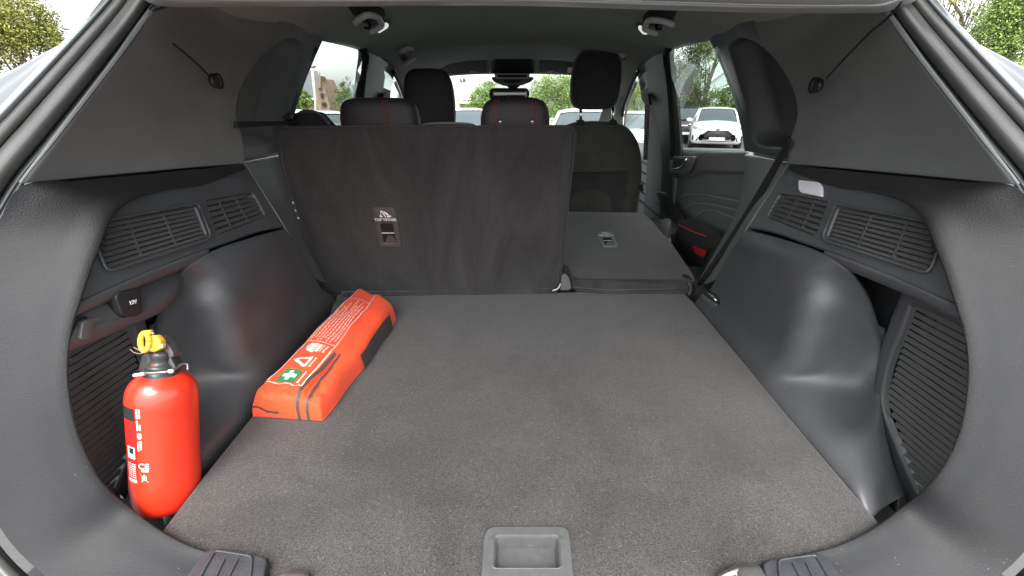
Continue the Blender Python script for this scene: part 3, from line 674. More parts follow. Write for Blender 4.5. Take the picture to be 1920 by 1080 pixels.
    gridobj('window_glass', coons([BL, BR], [TL, TR], [BL, P(1262, 180, 'X', .617), TL], [BR, P(1385, 190, 'X', .63), P(1352, 110, 'X', .57), TR], 16, 16, 0, 0), TINT, rd, s, 0)
    X1 = lambda y: np.interp(y, [90, 140, 200, 280], [.548, .588, .618, .665])
    fr_o = [P(x, y, 'X', X1(y)) for x, y in [(1262, 290), (1257, 200), (1252, 140), (1247, 105), (1252, 92)]]
    fr_i = [P(x, y, 'X', X1(y)+.005) for x, y in [(1277, 290), (1270, 200), (1263, 140), (1259, 104), (1262, 92)]]
    gridobj('window_frame', roll(coons([fr_o[0], fr_i[0]], [fr_o[-1], fr_i[-1]], fr_o, fr_i, 16, 50, .05, .02), .004, 'LR'), mat('frame_greenish', (.050, .058, .052), .5), rd, s, .012)
    tube('run_channel', mirror(curve(np.array(fr_i)*1.004, np.linspace(0, 1, 30)), s), .0035, GREYPL, rd, 6)
    tube('frame_seal', mirror(curve(np.array(fr_o), np.linspace(0, 1, 30))*.996, s), .009, BLACK, rd, 8)
    # door panel
    B_ = [P(1208, 430, 'X', .70), P(1262, 432, 'X', .70), P(1310, 520, 'X', .70), P(1345, 560, 'X', .70)]
    T_ = [P(1238, 281, 'X', .668), P(1275, 279, 'X', .676), P(1400, 280, 'X', .682)]
    L_ = [B_[0], P(1218, 350, 'X', .70), P(1226, 306, 'X', .685), T_[0]]; R_ = [B_[-1], P(1405, 400, 'X', .70), T_[-1]]
    g = coons(B_, T_, L_, R_, 130, 110, .02, .02)
    it = [('pocket', [(1222, 335), (1238, 324), (1275, 330), (1300, 325), (1312, 318), (1400, 322), (1400, 600), (1180, 600)], .022, 9)]
    for ln in ([(1268, 378), (1280, 366), (1298, 364), (1390, 378)], [(1280, 392), (1296, 382), (1312, 381), (1385, 394)], [(1303, 405), (1316, 397), (1378, 408)]):
        it.append(('groove', ln, .006, 1.6))
    g = emboss(g, it)
    gridobj('door_panel', roll(g, .012, 'TL'), DOORPL, rd, s, .02)
    if s > 0:
        for ln in ([(1268, 379), (1280, 366), (1298, 364), (1395, 379)], [(1280, 393), (1296, 382), (1312, 381), (1390, 396)], [(1303, 406), (1316, 397), (1385, 411)]):
            tube('piping_line', [P(x, y, 'X', .702) for x, y in ln], .0018, mat('piping_grey', (.26, .27, .26), .5), rd, 6, 16)
        oh = prism('pull_surround', [(1257, 292), (1300, 293), (1288, 322), (1282, 328), (1254, 324)], 'X', .666, .016, GREYPL, rd, .003, rounding=4)
        prism('pull_recess', [(1262, 296), (1287, 298), (1280, 316), (1260, 318)], 'X', .6645, .004, BLACK, rd, .001, rounding=3)
        hn = [P(x, y, 'X', .657) for x, y in [(1287, 298), (1282, 308), (1276, 314), (1262, 317)]]
        tube('chrome_pull', hn, [.005, .005, .0045, .004], CHROME, rd, 8, 14)
        # armrest
        a0 = np.array([P(x, y, 'X', .655) for x, y in [(1270, 410), (1302, 407), (1351, 436), (1322, 444), (1272, 424)]])
        slab('armrest', a0, (.01, .0, -.055), mat('armrest_leatherette', (.035, .035, .034), .45, grain=700, grainstr=.3), rd, .012, 4)
        tube('red_stitch', [P(x, y, 'X', .6535)*.995 for x, y in [(1271, 420), (1296, 433), (1324, 443)]], .0018, REDTH, rd, 6, 12)
        arm2 = np.array([P(x, y, 'X', .672) for x, y in [(1229, 362), (1238, 358), (1250, 362), (1275, 396), (1282, 412), (1270, 418), (1250, 400)]])
        slab('switch_panel', arm2, (.02, 0, -.03), DARKPL, rd, .006, 4)
        prism('window_switch', [(1240, 366), (1248, 368), (1252, 374), (1243, 373)], 'X', .664, .006, BLACK, rd, .001)
        prism('map_pocket', [(1268, 428), (1320, 452), (1325, 466), (1312, 500), (1290, 500), (1262, 460)], 'X', .675, .01, DARKPL, rd, .005, rounding=5)
        tube('pocket_edge', [P(x, y, 'X', .672) for x, y in [(1272, 440), (1298, 452), (1324, 466)]], .0022, GREYPL, rd, 6, 10)
        prism('red_reflector', [(1297, 460), (1322, 470), (1318, 482), (1303, 476)], 'X', .668, .006, mat('reflector_red', (.45, .02, .02), .25), rd, .001, rounding=3)
        prism('door_speaker', [(1256, 440), (1268, 436), (1274, 470), (1262, 470)], 'X', .690, .006, GREYPL, rd, .002, rounding=3)

# rear seat belts
g = coons([P(1306, 534, 'X', .600), P(1313, 536, 'X', .595)], [P(1478, 256, 'X', .600), P(1486, 268, 'X', .605)], [P(1306, 534, 'X', .600), P(1398, 394, 'X', .612), P(1478, 256, 'X', .600)], [P(1313, 536, 'X', .595), P(1412, 395, 'X', .61), P(1486, 268, 'X', .605)], 8, 40, 0, 0)
rb = thing('seat_belt', P(1400, 400, 'X', .6), 'black belt webbing stretched down beside the right grille wall', 'seat belt')
gridobj('webbing', g, BELT, rb, 1, .002)
lb = thing('seat_belt', P(560, 230, 'X', -.6), 'black belt webbing and plastic guide above the left end of the seat back', 'seat belt')
g = coons([P(440, 240, 'X', -.60), P(560, 233, 'Y', 1.16)], [P(440, 228, 'X', -.60), P(560, 227, 'Y', 1.16)], [P(440, 240, 'X', -.60), P(440, 228, 'X', -.60)], [P(560, 233, 'Y', 1.16), P(560, 227, 'Y', 1.16)], 20, 5, 0, 0)
gridobj('webbing', g, BELT, lb, 1, .002)
prism('belt_guide', [(534, 222), (548, 214), (572, 206), (600, 212), (625, 240), (560, 240), (534, 234)], 'Y', 1.17, .03, BLACK, lb, .004, rounding=5)
bm_ = prism('guide_arm', [(560, 208), (572, 205), (585, 206), (620, 230), (618, 238), (595, 214), (575, 212), (562, 214)], 'Y', 1.155, .012, mat('belt_guide_plastic', (.035, .037, .037), .35), lb, .003, rounding=3)
tube('guide_loop', [P(536, 221, 'Y', 1.15), P(545, 217, 'Y', 1.14), P(551, 219, 'Y', 1.14)], .008, MATS['belt_guide_plastic'], lb, 8, 8)

# sun visors
for s, poly in ((-1, [(766, 112), (775, 107), (905, 107), (913, 118), (915, 139), (898, 136), (868, 139), (768, 141)]), (1, [(1010, 137), (1012, 116), (1022, 107), (1168, 107), (1168, 142), (1075, 141), (1050, 137), (1030, 135)])):
    pl = mkplane(np.array([0, 2.38, .178]), np.array([1, 2.38, .178]), np.array([0, 2.56, .130]))
    vz = thing('sun_visor', P(np.mean([p[0] for p in poly]), 120, pl), f'dark grey folded {"left" if s < 0 else "right"} sun visor above the windscreen', 'sun visor', 'sun visors')
    pts = np.array([P(x, y, pl) for x, y in rnd(poly, 5)])
    slab('visor_body', pts, (0, .0, .025), mat('visor_cloth', (.060, .060, .056), .8, grain=900, grainstr=.3), vz, .008, 4)
    mx_ = 887 if s < 0 else 1031
    prism('visor_clip', [(mx_-6, 131), (mx_+6, 131), (mx_+5, 136), (mx_-5, 136)], 'Y', 2.50, .01, MATS['handle_grey'], vz, .002)
    if s > 0: prism('warning_label', [(1064, 122), (1080, 122), (1080, 132), (1064, 132)], pl, 1, .001, mat('label_pink', (.75, .58, .5), .5), vz, 0).location = (0, -.01, -.012)
# overhead console
oc = thing('overhead_console', P(960, 140, 'Y', 2.4), 'grey overhead console with a lamp unit above the rear view mirror', 'console')
V = [P(x, y, 'Y', d) for x, y, d in [(932, 90, 2.25), (994, 90, 2.25), (1004, 140, 2.36), (920, 140, 2.36)]]
slab('console_pod', rnd(np.array(V)[:, :], .05) if False else np.array(V), (0, .06, .06), mat('console_black', (.020, .021, .020), .6), oc, .012, 4)
prism('console_base', [(920, 144), (1002, 144), (998, 152), (978, 160), (945, 161), (925, 153)], 'Y', 2.34, .05, GREYPL, oc, .006, rounding=5)
prism('lamp_frame', [(926, 138), (994, 138), (992, 147), (929, 147)], 'Y', 2.325, .02, MATS['handle_grey'], oc, .002, rounding=2)
prism('lamp_window', [(931, 140), (989, 140), (988, 145), (933, 145)], 'Y', 2.321, .01, BLACK, oc, .001, rounding=2)
prism('switch', [(942, 150), (978, 150), (970, 155), (948, 155)], 'Y', 2.33, .01, BLACK, oc, .001, rounding=2)
prism('mirror_stalk', [(948, 158), (978, 158), (966, 168), (956, 168)], 'Y', 2.35, .02, BLACK, oc, .003)
mr = thing('rear_view_mirror', P(955, 174, 'Y', 2.36), 'rear view mirror hanging under the overhead console', 'mirror')
prism('mirror_case', [(918, 168), (925, 165), (988, 165), (993, 172), (992, 183), (985, 188), (922, 188), (917, 180)], 'Y', 2.37, .03, DARKPL, mr, .005, rounding=4)
prism('mirror_face', [(924, 168), (988, 168), (988, 185), (923, 185)], 'Y', 2.366, .002, mat('mirror_glass', (.16, .17, .165), .12, metal=1), mr, .0005, rounding=3)

# ================================================================ load floor
fl_ = thing('load_floor', (0, .75, FLOOR), 'flat grey brown carpeted load floor of the boot', 'load floor')
fz = lambda x, y: P(x, y, 'Z', FLOOR)
outl = [fz(284, 1019), fz(300, 1000), fz(378, 897), fz(475, 777), fz(560, 667), fz(618, 592), fz(626, 566), fz(634, 552), fz(840, 552), fz(1044, 548), fz(1100, 547), fz(1272, 547), fz(1284, 550), fz(1300, 566), fz(1375, 655), fz(1468, 768), fz(1560, 876), fz(1640, 969), fz(1664, 1000), fz(1600, 1040), fz(1438, 1062), fz(1425, 1090), fz(1400, 1110), fz(1073, 1118), fz(1060, 998), fz(918, 998), fz(905, 1118), fz(540, 1110), fz(500, 1070), fz(380, 1056)]
slab('carpet_panel', outl, (0, 0, -.03), CARPET, fl_, .004, 3)
slab('support_tray', [(-.62, .34, FLOOR-.05), (.62, .34, FLOOR-.05), (.62, 1.25, FLOOR-.05), (-.62, 1.25, FLOOR-.05)], (0, 0, -.05), DARKPL, fl_, .004, 2)
# lint and fibres caught in the carpet
V, F = [], []
for i in range(1100):
    x, y = rng.uniform(-.5, .53), rng.uniform(.33, 1.2)
    a = rng.uniform(0, math.pi); L = rng.uniform(.001, .0035); wd = .00022; d = np.array([math.cos(a), math.sin(a), 0]); p_ = np.array([-d[1], d[0], 0]); c = np.array([x, y, FLOOR + .0012])
    o = len(V); V += [c-d*L-p_*wd, c-p_*0+d*0-p_*wd*1.5 + (0, 0, .0008), c+d*L-p_*wd, c+d*L+p_*wd, c+p_*wd*1.5 + (0, 0, .0008), c-d*L+p_*wd]; F += [(o, o+1, o+4, o+5), (o+1, o+2, o+3, o+4)]
tag(obj('lint', V, F, mat('lint_fibre', (.14, .13, .12), .9), fl_, smooth=False), kind='stuff')
# pull handle let into the floor
ph = bpy.data.objects.new('pull_handle', None); link(ph, fl_)
hz_ = FLOOR + .004
def hp(x, y, z=hz_): return P(x, y, 'Z', z)
oo = rnd([(908, 1000), (918, 988), (1060, 988), (1068, 1000), (1078, 1110), (900, 1110)], 14)
ii = rnd([(929, 1005), (1046, 1005), (1051, 1066), (926, 1066)], 7)
# plate as a ring around the recess
n = 96
def resamp(poly, n):
    p = np.vstack([poly, poly[:1]]); d = np.r_[0, np.cumsum(np.linalg.norm(np.diff(p, axis=0), axis=1))]; q = np.linspace(0, d[-1], n, endpoint=False)
    return np.stack([np.interp(q, d, p[:, k]) for k in range(p.shape[1])], 1)
def align(poly, n):
    r = resamp(poly, n*4); c = r.mean(0); an = np.arctan2((r[:, 1]-c[1])*1.1, r[:, 0]-c[0]); o = np.argsort(an); r = r[o]; an = an[o]
    q = np.linspace(-math.pi, math.pi, n, endpoint=False); an2 = np.r_[an-2*math.pi, an, an+2*math.pi]; r2 = np.vstack([r, r, r])
    return np.stack([np.interp(q, an2, r2[:, k]) for k in range(2)], 1)
O3 = np.array([hp(x, y) for x, y in align(oo, n)]); I3 = np.array([hp(x, y) for x, y in align(ii, n)])
c3 = O3.mean(0); ci3 = I3.mean(0)
def shrink(A, c, k): return c + (A-c)*k
rings = [shrink(O3, c3, 1.01)-(0, 0, .006), shrink(O3, c3, 1.005)-(0, 0, .001), O3, shrink(O3, c3, .985)+(0, 0, .001), shrink(I3, ci3, 1.06)+(0, 0, .001), shrink(I3, ci3, 1.03)+(0, 0, .0022), I3+(0, 0, .001), shrink(I3, ci3, .965)-(0, 0, .004), shrink(I3, ci3, .93)-(0, 0, .020), shrink(I3, ci3, .90)-(0, 0, .023)]
V = np.vstack(rings); F = []
for k in range(len(rings)-1):
    for j in range(n): F.append((k*n+j, k*n+(j+1) % n, (k+1)*n+(j+1) % n, (k+1)*n+j))
F.append(tuple((len(rings)-1)*n+j for j in range(n)))
hm = mat('handle_plastic', (.075, .075, .076), .55, grain=500, grainstr=.25, var=.12, varscale=60)
plate = obj('handle_plate', V, F, hm, ph); plate.data.set_sharp_from_angle(angle=math.radians(40))

# ================================================================ sill with its scuff plates and lashing pieces
sill = thing('loading_sill', (0, .33, FLOOR), 'dark plastic loading sill at the near edge of the boot', 'sill')
box('sill_bar', -.40, .40, .16, .300, FLOOR-.16, FLOOR-.035, PLASTIC_B, sill, .03)
for s in (1, -1):
    sc = bpy.data.objects.new('scuff_plate', None); link(sc, sill)
    mz = mat('scuff_plastic', (.035, .037, .041), .42, grain=300, grainstr=.35, var=.2, varscale=60)
    z0 = -.555
    pp = [(1430, 1056), (1440, 1049), (1532, 1035), (1550, 1042), (1590, 1095), (1600, 1140), (1450, 1140)]
    slab('plate', [P(x, y, 'Z', z0) for x, y in rnd(pp, 8)], (0, 0, -.03), mz, sc, .004, 4, side=s)
    ed = [P(x, y, 'Z', z0+.0012) for x, y in [(1466, 1120), (1458, 1056), (1464, 1050), (1522, 1043), (1536, 1050), (1570, 1110)]]
    ed = [P(x, y, 'Z', z0+.0012) for x, y in rnd([(1466, 1130), (1459, 1050), (1530, 1040), (1580, 1130)], 9)]
    tube('raised_edge', mirror(ed, s), .0016, mz, sc, 6)
    for xx in (1487, 1512):
        bar('rib', P(xx, 1056, 'Z', z0+.001), P(xx+26, 1110, 'Z', z0+.001), (0, 0, 1), .002, .0025, mz, sc, s)
    lr = thing('lashing_ring', P(1385, 1080, 'Z', -.56), f'grey metal lashing hardware by the {"right" if s > 0 else "left"} scuff plate', 'lashing ring', 'lashing rings by the sill')
    if s > 0:
        V, F = superell(P(1405, 1082, 'Z', -.557), np.array([.019, .013, .008]), .4, .4); obj('ring_lug', V, F, METAL, lr)
        tube('ring', mirror([P(1350, 1085, 'Z', -.56), P(1368, 1075, 'Z', -.552), P(1390, 1070, 'Z', -.556), P(1400, 1076, 'Z', -.556)], s), .005, METAL, lr, 8, 14)
    else:
        V, F = superell(P(548, 1092, 'Z', -.560), np.array([.018, .012, .006]), .4, .4); obj('ring_lug', V, F, METAL, lr)

# ================================================================ rear seats
rs = thing('bench_seat', (-.22, 1.27, -.62), 'upright wide left part of the rear seat back covered in dark carpet', 'car seat')
sp = rnd([(508, 243), (520, 235), (700, 234), (1066, 233), (1083, 243), (1072, 340), (1058, 480), (1050, 541), (1040, 545), (830, 551), (655, 553), (614, 553), (582, 480), (530, 330)], 10)
pts = np.array([P(x, y, 'S') for x, y in sp]); sn = PS[1]/np.linalg.norm(PS[1]); sn = sn if sn[1] < 0 else -sn
slab('seat_back', pts, (0, .055, -.022), SEATFAB, rs, .010, 4)
# carpet face: slightly cushioned sheet with brushed pile
q0 = [P(x, y, 'S') for x, y in [(617, 551), (830, 549), (1047, 543)]]; q1 = [P(x, y, 'S') for x, y in [(514, 239), (800, 236.5), (1077, 237)]]
ql = [q0[0], P(585, 480, 'S'), P(533, 330, 'S'), q1[0]]; qr = [q0[-1], P(1055, 480, 'S'), P(1069, 340, 'S'), q1[-1]]
a_, b_ = np.meshgrid(cl(90, .02)*2-1, cl(60, .02)*2-1)
k_ = np.maximum(np.abs(a_), np.abs(b_))/np.maximum((np.abs(a_)**22+np.abs(b_)**18)**(1/20.), 1e-6); k_ = np.minimum(k_, 1)
uu = (a_*k_+1)/2; vv = (b_*k_+1)/2
g = coons_at(q0, q1, ql, qr, uu, vv)
puff = .006*(np.sin(uu*math.pi)*np.sin(vv*math.pi))**.4 + .0008*np.sin(uu*31+vv*9)*np.sin(vv*17)
g = g + sn*puff[..., None] + sn*.0015
gridobj('carpet_face', roll(g, .010, 'LRTB'), SEATCARPET, rs, 1, 0)
tube('welt', dense([P(x, y, 'S') + sn*.004 for x, y in [(520, 238), (700, 236.5), (1060, 235.5), (1072, 238), (1078, 248), (1068, 345), (1055, 480), (1048, 536)]]), .0016, mat('welt_cord', (.05, .047, .046), .8), rs, 6)
# lower flap of carpet between the seat back and the floor
g = coons([P(640, 556, 'Z', FLOOR+.002), P(1046, 550, 'Z', FLOOR+.002)], [P(640, 545, 'S')+sn*.002, P(1042, 541, 'S')+sn*.002], [P(640, 556, 'Z', FLOOR+.002), P(640, 545, 'S')+sn*.002], [P(1046, 550, 'Z', FLOOR+.002), P(1042, 541, 'S')+sn*.002], 30, 5, 0, 0)
gridobj('hinge_flap', g, SEATCARPET, rs, 1, .002)
for x, y in ((550, 379), (555, 394), (560, 408)):
    V, F = superell(P(x, y, 'S')+sn*.002, np.array([.003, .003, .003]), 1, 1, 10, 8); obj('stud', V, F, MATS['handle_grey'], rs)
# top tether plate
def tether(parent, px, plane, nrm, m, lab):
    """px = four corners TL TR BR BL"""
    tp_ = bpy.data.objects.new('tether_plate', None); link(tp_, parent); tp_['label'] = lab
    q = [P(x, y, plane) for x, y in px]
    def uvp(u, v, h=0): return (q[0]*(1-u)+q[1]*u)*(1-v) + (q[3]*(1-u)+q[2]*u)*v + nrm*h
    r = rnd(np.array([(0, 0), (1, 0), (1, 1), (0, 1)])*1.0, .12)
    o_ = np.array([uvp(a, b, .003) for a, b in align(rnd([(0, 0), (1, 0), (1, 1.0), (0, 1.0)], .12)*[1, 1.6], 64)/[1, 1.6]])
    i_ = np.array([uvp(a, b, .003) for a, b in align(rnd([(.22, .38), (.78, .38), (.78, .88), (.22, .88)], .04)*[1, 1.6], 64)/[1, 1.6]])
    c_, d_ = o_.mean(0), i_.mean(0)
    rg = [shrink(o_, c_, 1.02)-nrm*.003, o_-nrm*.0005, shrink(o_, c_, .97), shrink(i_, d_, 1.05), i_-nrm*.001, shrink(i_, d_, .97)-nrm*.0028]
    V = np.vstack(rg); F = []
    for k in range(len(rg)-1):
        for j in range(64): F.append((k*64+j, k*64+(j+1) % 64, (k+1)*64+(j+1) % 64, (k+1)*64+j))
    F.append(tuple((len(rg)-1)*64+j for j in range(64)))
    ob = obj('surround', V, F, m, tp_); ob.data.set_sharp_from_angle(angle=math.radians(40))
    slab('recess', [uvp(a, b, .0008) for a, b in ((.22, .38), (.78, .38), (.78, .88), (.22, .88))], -nrm*.0006, BLACK, tp_, 0)  # flat black plate stands in for the shade inside the recess
    bar('anchor_bar', uvp(.23, .62, .002), uvp(.77, .62, .002), nrm, .003, .002, MATS['handle_grey'], tp_)
    V = [uvp(.30, .86, .0016), uvp(.76, .86, .0016), uvp(.70, .70, .0012), uvp(.45, .70, .0012)]
    slab('catch', V, -nrm*.0005, m, tp_, 0)
    xd = q[1]-q[0]; yd = q[0]-q[3]; W = np.linalg.norm(xd)
    text('lettering', 'TOP TETHER', W*.165, uvp(.5, .285, .0032), xd, yd, WHITEPR, tp_, .0003, .0002)
    # pictogram: seated child with strap and anchor
    pv = []
    def tri(pl_): pv.append([uvp(a, b, .0036) for a, b in pl_])
    tri([(.36, .06), (.42, .055), (.56, .215), (.52, .225)]); tri([(.36, .06), (.385, .06), (.35, .19), (.325, .19)]); tri([(.28, .17), (.42, .19), (.38, .225), (.30, .215)])
    tri([(.47, .07), (.55, .085), (.66, .135), (.70, .17), (.58, .165), (.50, .12)]); tri([(.58, .18), (.76, .175), (.78, .215), (.60, .225)])
    V, F = [], []
    for pl_ in pv: o = len(V); V += pl_; F.append(tuple(range(o, o+len(pl_))))
    obj('pictogram', V, F, WHITEPR, tp_, smooth=False)
    return tp_
tm = mat('tether_plastic', (.075, .070, .070), .42)
PS2 = (PS[0] + sn*.0085, PS[1])
tether(rs, [(697, 389), (741, 389), (754, 463), (712, 463)], PS2, sn, tm, 'dark moulded top tether plate')
# rear headrests
def stitchline(parent, pts, name='stitching', m=REDTH):
    V, F = [], []; q = curve(pts, np.linspace(0, 1, 40))
    for i in range(0, 38, 2): tube('', q[i:i+2], .0013, m, None, 5, join=(V, F))
    return obj(name, V, F, m, parent)
def headrest(parent, px, Y, d, h, seams, m, e1=.42, e2=.55, taper=.08, name='headrest', z_shift=0):
    x0, x1, ytop = px
    l, r = P(x0, ytop+25, 'Y', Y), P(x1, ytop+25, 'Y', Y); top = P((x0+x1)/2, ytop, 'Y', Y)
    a = (r[0]-l[0])/2; c = np.array([(l[0]+r[0])/2, Y, top[2]-h]); s_ = np.array([a, d, h])
    shp = lambda p: np.array([p[0]*(1-taper*max(0, p[2])), p[1], p[2]])
    V, F = superell(c, s_, e1, e2, 56, 40, shape=shp); hr = obj(name, V, F, m, parent)
    for sx in seams:
        pts = []
        for z in np.linspace(-.95, .93, 14):
            xx = sx; k = 1-abs(z)**(2/e1); k = max(k, 0)**(e1/e2*1.0)
            t = max(0, 1 - (abs(xx)/max(k, 1e-3)**.5)**(2/e2) if False else k**(1) - abs(xx)**(2/e2))
            pts.append(shp(np.array([xx, -max(t, 0)**(e2/2), z]))*s_ + c - (0, .0012, 0))
        stitchline(hr, np.array(pts))
    return hr, c, a
HM = mat('headrest_leatherette', (.030, .024, .026), .55, grain=700, grainstr=.3)
headrest(rs, (639, 785, 183), 1.215, .040, .050, [-.93, .22, .34], HM)
hr, c, a = headrest(rs, (901, 1031, 182), 1.215, .040, .050, [-.62, -.53, .53, .62], HM, .5, .5, .12)
for x in (938, 998): tube('headrest_post', [P(x, 226, 'Y', 1.10), P(x, 240, 'Y', 1.13)], .004, CHROME, rs, 8); 
# a folded cushion edge behind the seat back top
V, F = superell(P(840, 240, 'Y', 1.22), np.array([.075, .05, .014]), .6, .6); obj('top_bolster', V, F, SEATFAB, rs)

# folded right part
fs = thing('bench_seat', (.33, 1.5, -.6), 'folded flat right part of the rear seat beside the upright one', 'car seat')
PF = mkplane(P(1066, 520, 'Z', -.517), P(1290, 520, 'Z', -.517), P(1140, 397, 'Z', -.468))
fn = PF[1]/np.linalg.norm(PF[1]); fn = fn if fn[2] > 0 else -fn
top = [P(x, y, PF) for x, y in rnd([(1060, 500), (1072, 519), (1090, 523), (1270, 525), (1298, 528), (1303, 518), (1260, 455), (1212, 402), (1200, 398), (1062, 396), (1040, 400), (1040, 480)], 8)]
slab('seat_back', top, (0, .0, -.045), FOLDCARPET, fs, .006, 4)
lowe = [P(x, y, 'Z', FLOOR+.006) for x, y in rnd([(1072, 532), (1080, 545), (1272, 546), (1290, 540), (1288, 520), (1072, 520)], 6)]
fr0 = np.array([P(x, 523, PF)-(0, .001, .004) for x in (1068, 1120, 1200, 1292)]); fr1 = np.array([P(x, y, 'Z', FLOOR+.004)-(0, .008, 0) for x, y in ((1078, 542), (1120, 546), (1200, 546.5), (1276, 546))])
fm = (fr0+fr1)/2 - (0, .012, 0)
gridobj('hinge_flap', loft([fr0, fm, fr1, fr1 + (0, -.004, -.005)], 50, 16, 0, 0), SEATCARPET, fs, 1, .003)
prism('hinge_cover', [(1050, 545), (1053, 517), (1060, 514), (1067, 520), (1072, 541), (1066, 545)], 'Y', 1.24, .02, GREYPL, fs, .003, rounding=3)
prism('hinge_gap', [(1056, 518), (1056, 503), (1062, 499), (1070, 510), (1070, 518)], 'Y', 1.27, .01, BLACK, fs, .001, rounding=3)
tube('hinge_wire', [P(1036, 545, 'Y', 1.235), P(1046, 541, 'Y', 1.235), P(1051, 532, 'Y', 1.235)], .0022, MATS['handle_grey'], fs, 6, 8)
prism('side_bolster', [(1284, 522), (1298, 522), (1306, 540), (1300, 562), (1290, 560), (1286, 545)], 'Y', 1.26, .04, DARKPL, fs, .008, rounding=6)
tube('side_latch', [P(1291, 530, 'Y', 1.24), P(1295, 540, 'Y', 1.24), P(1292, 553, 'Y', 1.24)], .004, PLASTIC, fs, 8, 8)
tether(fs, [(1118, 435), (1148, 435), (1160, 463), (1129, 463)], PF, fn, mat('tether_pale', (.20, .21, .20), .5), 'pale grey top tether plate')
cu_ = slab('seat_cushion', [(.02, 1.32, -.60), (.56, 1.32, -.60), (.56, 1.95, -.56), (.02, 1.95, -.56)], (0, 0, -.12), SEATFAB, fs, .03, 4)

# ================================================================ front seats
def lathe_seat(s):
    sx = s*.365
    t = thing('front_seat', (sx, 2.2, -.95), 'right front seat with headrest raised on two chrome posts' if s > 0 else 'left front seat with only its tall headrest showing', 'car seat', 'front seats')
    Y = 2.12
    # backrest as a lofted cushion
    Wd = [(-.95, .23, .06), (-.75, .245, .07), (-.45, .25, .075), (-.32, .243, .07), (-.23, .222, .062), (-.17, .19, .055), (-.135, .155, .05), (-.112, .10, .04), (-.104, .02, .01)]
    Wd = [(z-.03 if s < 0 else z+.022, a, b) for z, a, b in Wd]
    V, F = [], []; n = 48
    q = curve(np.array(Wd), np.linspace(0, 1, 50))
    for z, a, b in q:
        yy = Y + .10*(-(z+.1))*.9
        for k in range(n):
            th = 2*math.pi*k/n; sg = lambda v, e: math.copysign(abs(v)**e, v)
            V.append((sx + a*sg(math.cos(th), .6), yy + b*sg(math.sin(th), .7), z))
    for i in range(len(q)-1):
        for k in range(n): F.append((i*n+k, i*n+(k+1) % n, (i+1)*n+(k+1) % n, (i+1)*n+k))
    F.append(tuple(range((len(q)-1)*n, len(q)*n)))
    obj('seat_back', V, F, SEATFAB2, t)
    if s > 0:
        yb = lambda z: Y + .09*(-(z+.1)) - .074
        pk = np.array([(sx-.17, yb(-.30), -.30), (sx+.17, yb(-.30), -.30), (sx+.16, yb(-.62), -.62), (sx-.16, yb(-.62), -.62)])
        slab('map_pocket', pk, (0, .02, 0), SEATFAB, t, .006, 3)
        tube('pocket_seam', [pk[0]-(0, .004, 0), pk[1]-(0, .004, 0)], .003, MATS['visor_cloth'], t, 6)
        for z in (-.52, -.56): bar('pocket_rib', (sx-.16, yb(z)-.004, z), (sx+.16, yb(z)-.004, z), (0, -1, 0), .006, .006, MATS['visor_cloth'], t)
    return t
fsr = lathe_seat(1); fsl = lathe_seat(-1)
def front_head(t, px0, px1, y0, y1, Y, m):
    l, r = P(px0, (y0+y1)/2, 'Y', Y), P(px1, (y0+y1)/2, 'Y', Y); tt, bb = P((px0+px1)/2, y0, 'Y', Y), P((px0+px1)/2, y1, 'Y', Y)
    c = (l+r)/2; c[2] = (tt[2]+bb[2])/2; s_ = np.array([(r[0]-l[0])/2, .055, (tt[2]-bb[2])/2])
    shp = lambda p: np.array([p[0]*(1 - .14*max(0, p[2])**1.5 - .06*max(0, -p[2])**2), p[1] - .3*p[2], p[2]])
    V, F = superell(c, s_, .42, .5, 56, 40, shape=shp); obj('headrest', V, F, m, t)
front_head(fsr, 1070, 1163, 96, 206, 2.08, SEATFAB)
front_head(fsl, 760, 853, 129, 250, 2.12, mat('front_headrest_left', (.035, .034, .034), .7, grain=800, grainstr=.4))
for x in (1088.5, 1149.5): tube('headrest_post', [P(x, 198, 'Y', 2.09), P(x+.5, 238, 'Y', 2.10)], .0075, CHROME, fsr, 10); prism('post_collar', [(x-6, 225), (x+7, 225), (x+8, 234), (x-7, 234)], 'Y', 2.07, .04, BLACK, fsr, .003)
prism('side_latch', [(1199, 352), (1206, 345), (1207, 358), (1203, 360)], 'Y', 2.02, .02, BLACK, fsr, .002)

# ================================================================ outside: ground, parked cars, houses, trees
def ngrid(name, x0, x1, y0, y1, z, m, kind='structure', n=40):
    bm = bmesh.new(); bmesh.ops.create_grid(bm, x_segments=n, y_segments=n, size=.5)
    for v in bm.verts: v.co = Vector((x0+(v.co.x+.5)*(x1-x0), y0+(v.co.y+.5)*(y1-y0), z))
    return tag(bmobj(name, bm, m), kind=kind)
tag(ngrid('ground', -600, 600, -600, 900, GROUND, mat('asphalt', (.055, .055, .054), .9, grain=60, grainstr=.5, var=.2, varscale=.6)), 'grey asphalt parking ground around the car', None)
tag(ngrid('grass_strip', -60, 60, 26, 70, GROUND+.004, mat('grass', (.10, .17, .035), .95, grain=20, grainstr=.6, var=.3, varscale=1.5)), 'green grass strip beyond the parked cars')
def px3(x, y, Y): return P(x, y, 'Y', Y)
LEAF = {}
def leafmats(kind):
    cols = {'yellow': [(.19, .20, .045), (.27, .27, .07), (.12, .15, .03)], 'green': [(.085, .14, .03), (.13, .20, .045), (.05, .09, .02)], 'dark': [(.05, .075, .022), (.085, .10, .03), (.03, .045, .015)], 'fresh': [(.14, .21, .05), (.22, .29, .08), (.09, .15, .035)]}[kind]
    if kind not in LEAF: LEAF[kind] = [mat('leaf_%s_%s' % (kind, w_), c, .7, spec=.25) for c, w_ in zip(cols, ('mid', 'light', 'deep'))]
    return LEAF[kind]
BARK = mat('bark', (.10, .08, .06), .9, grain=30, grainstr=.8, var=.3, varscale=8)
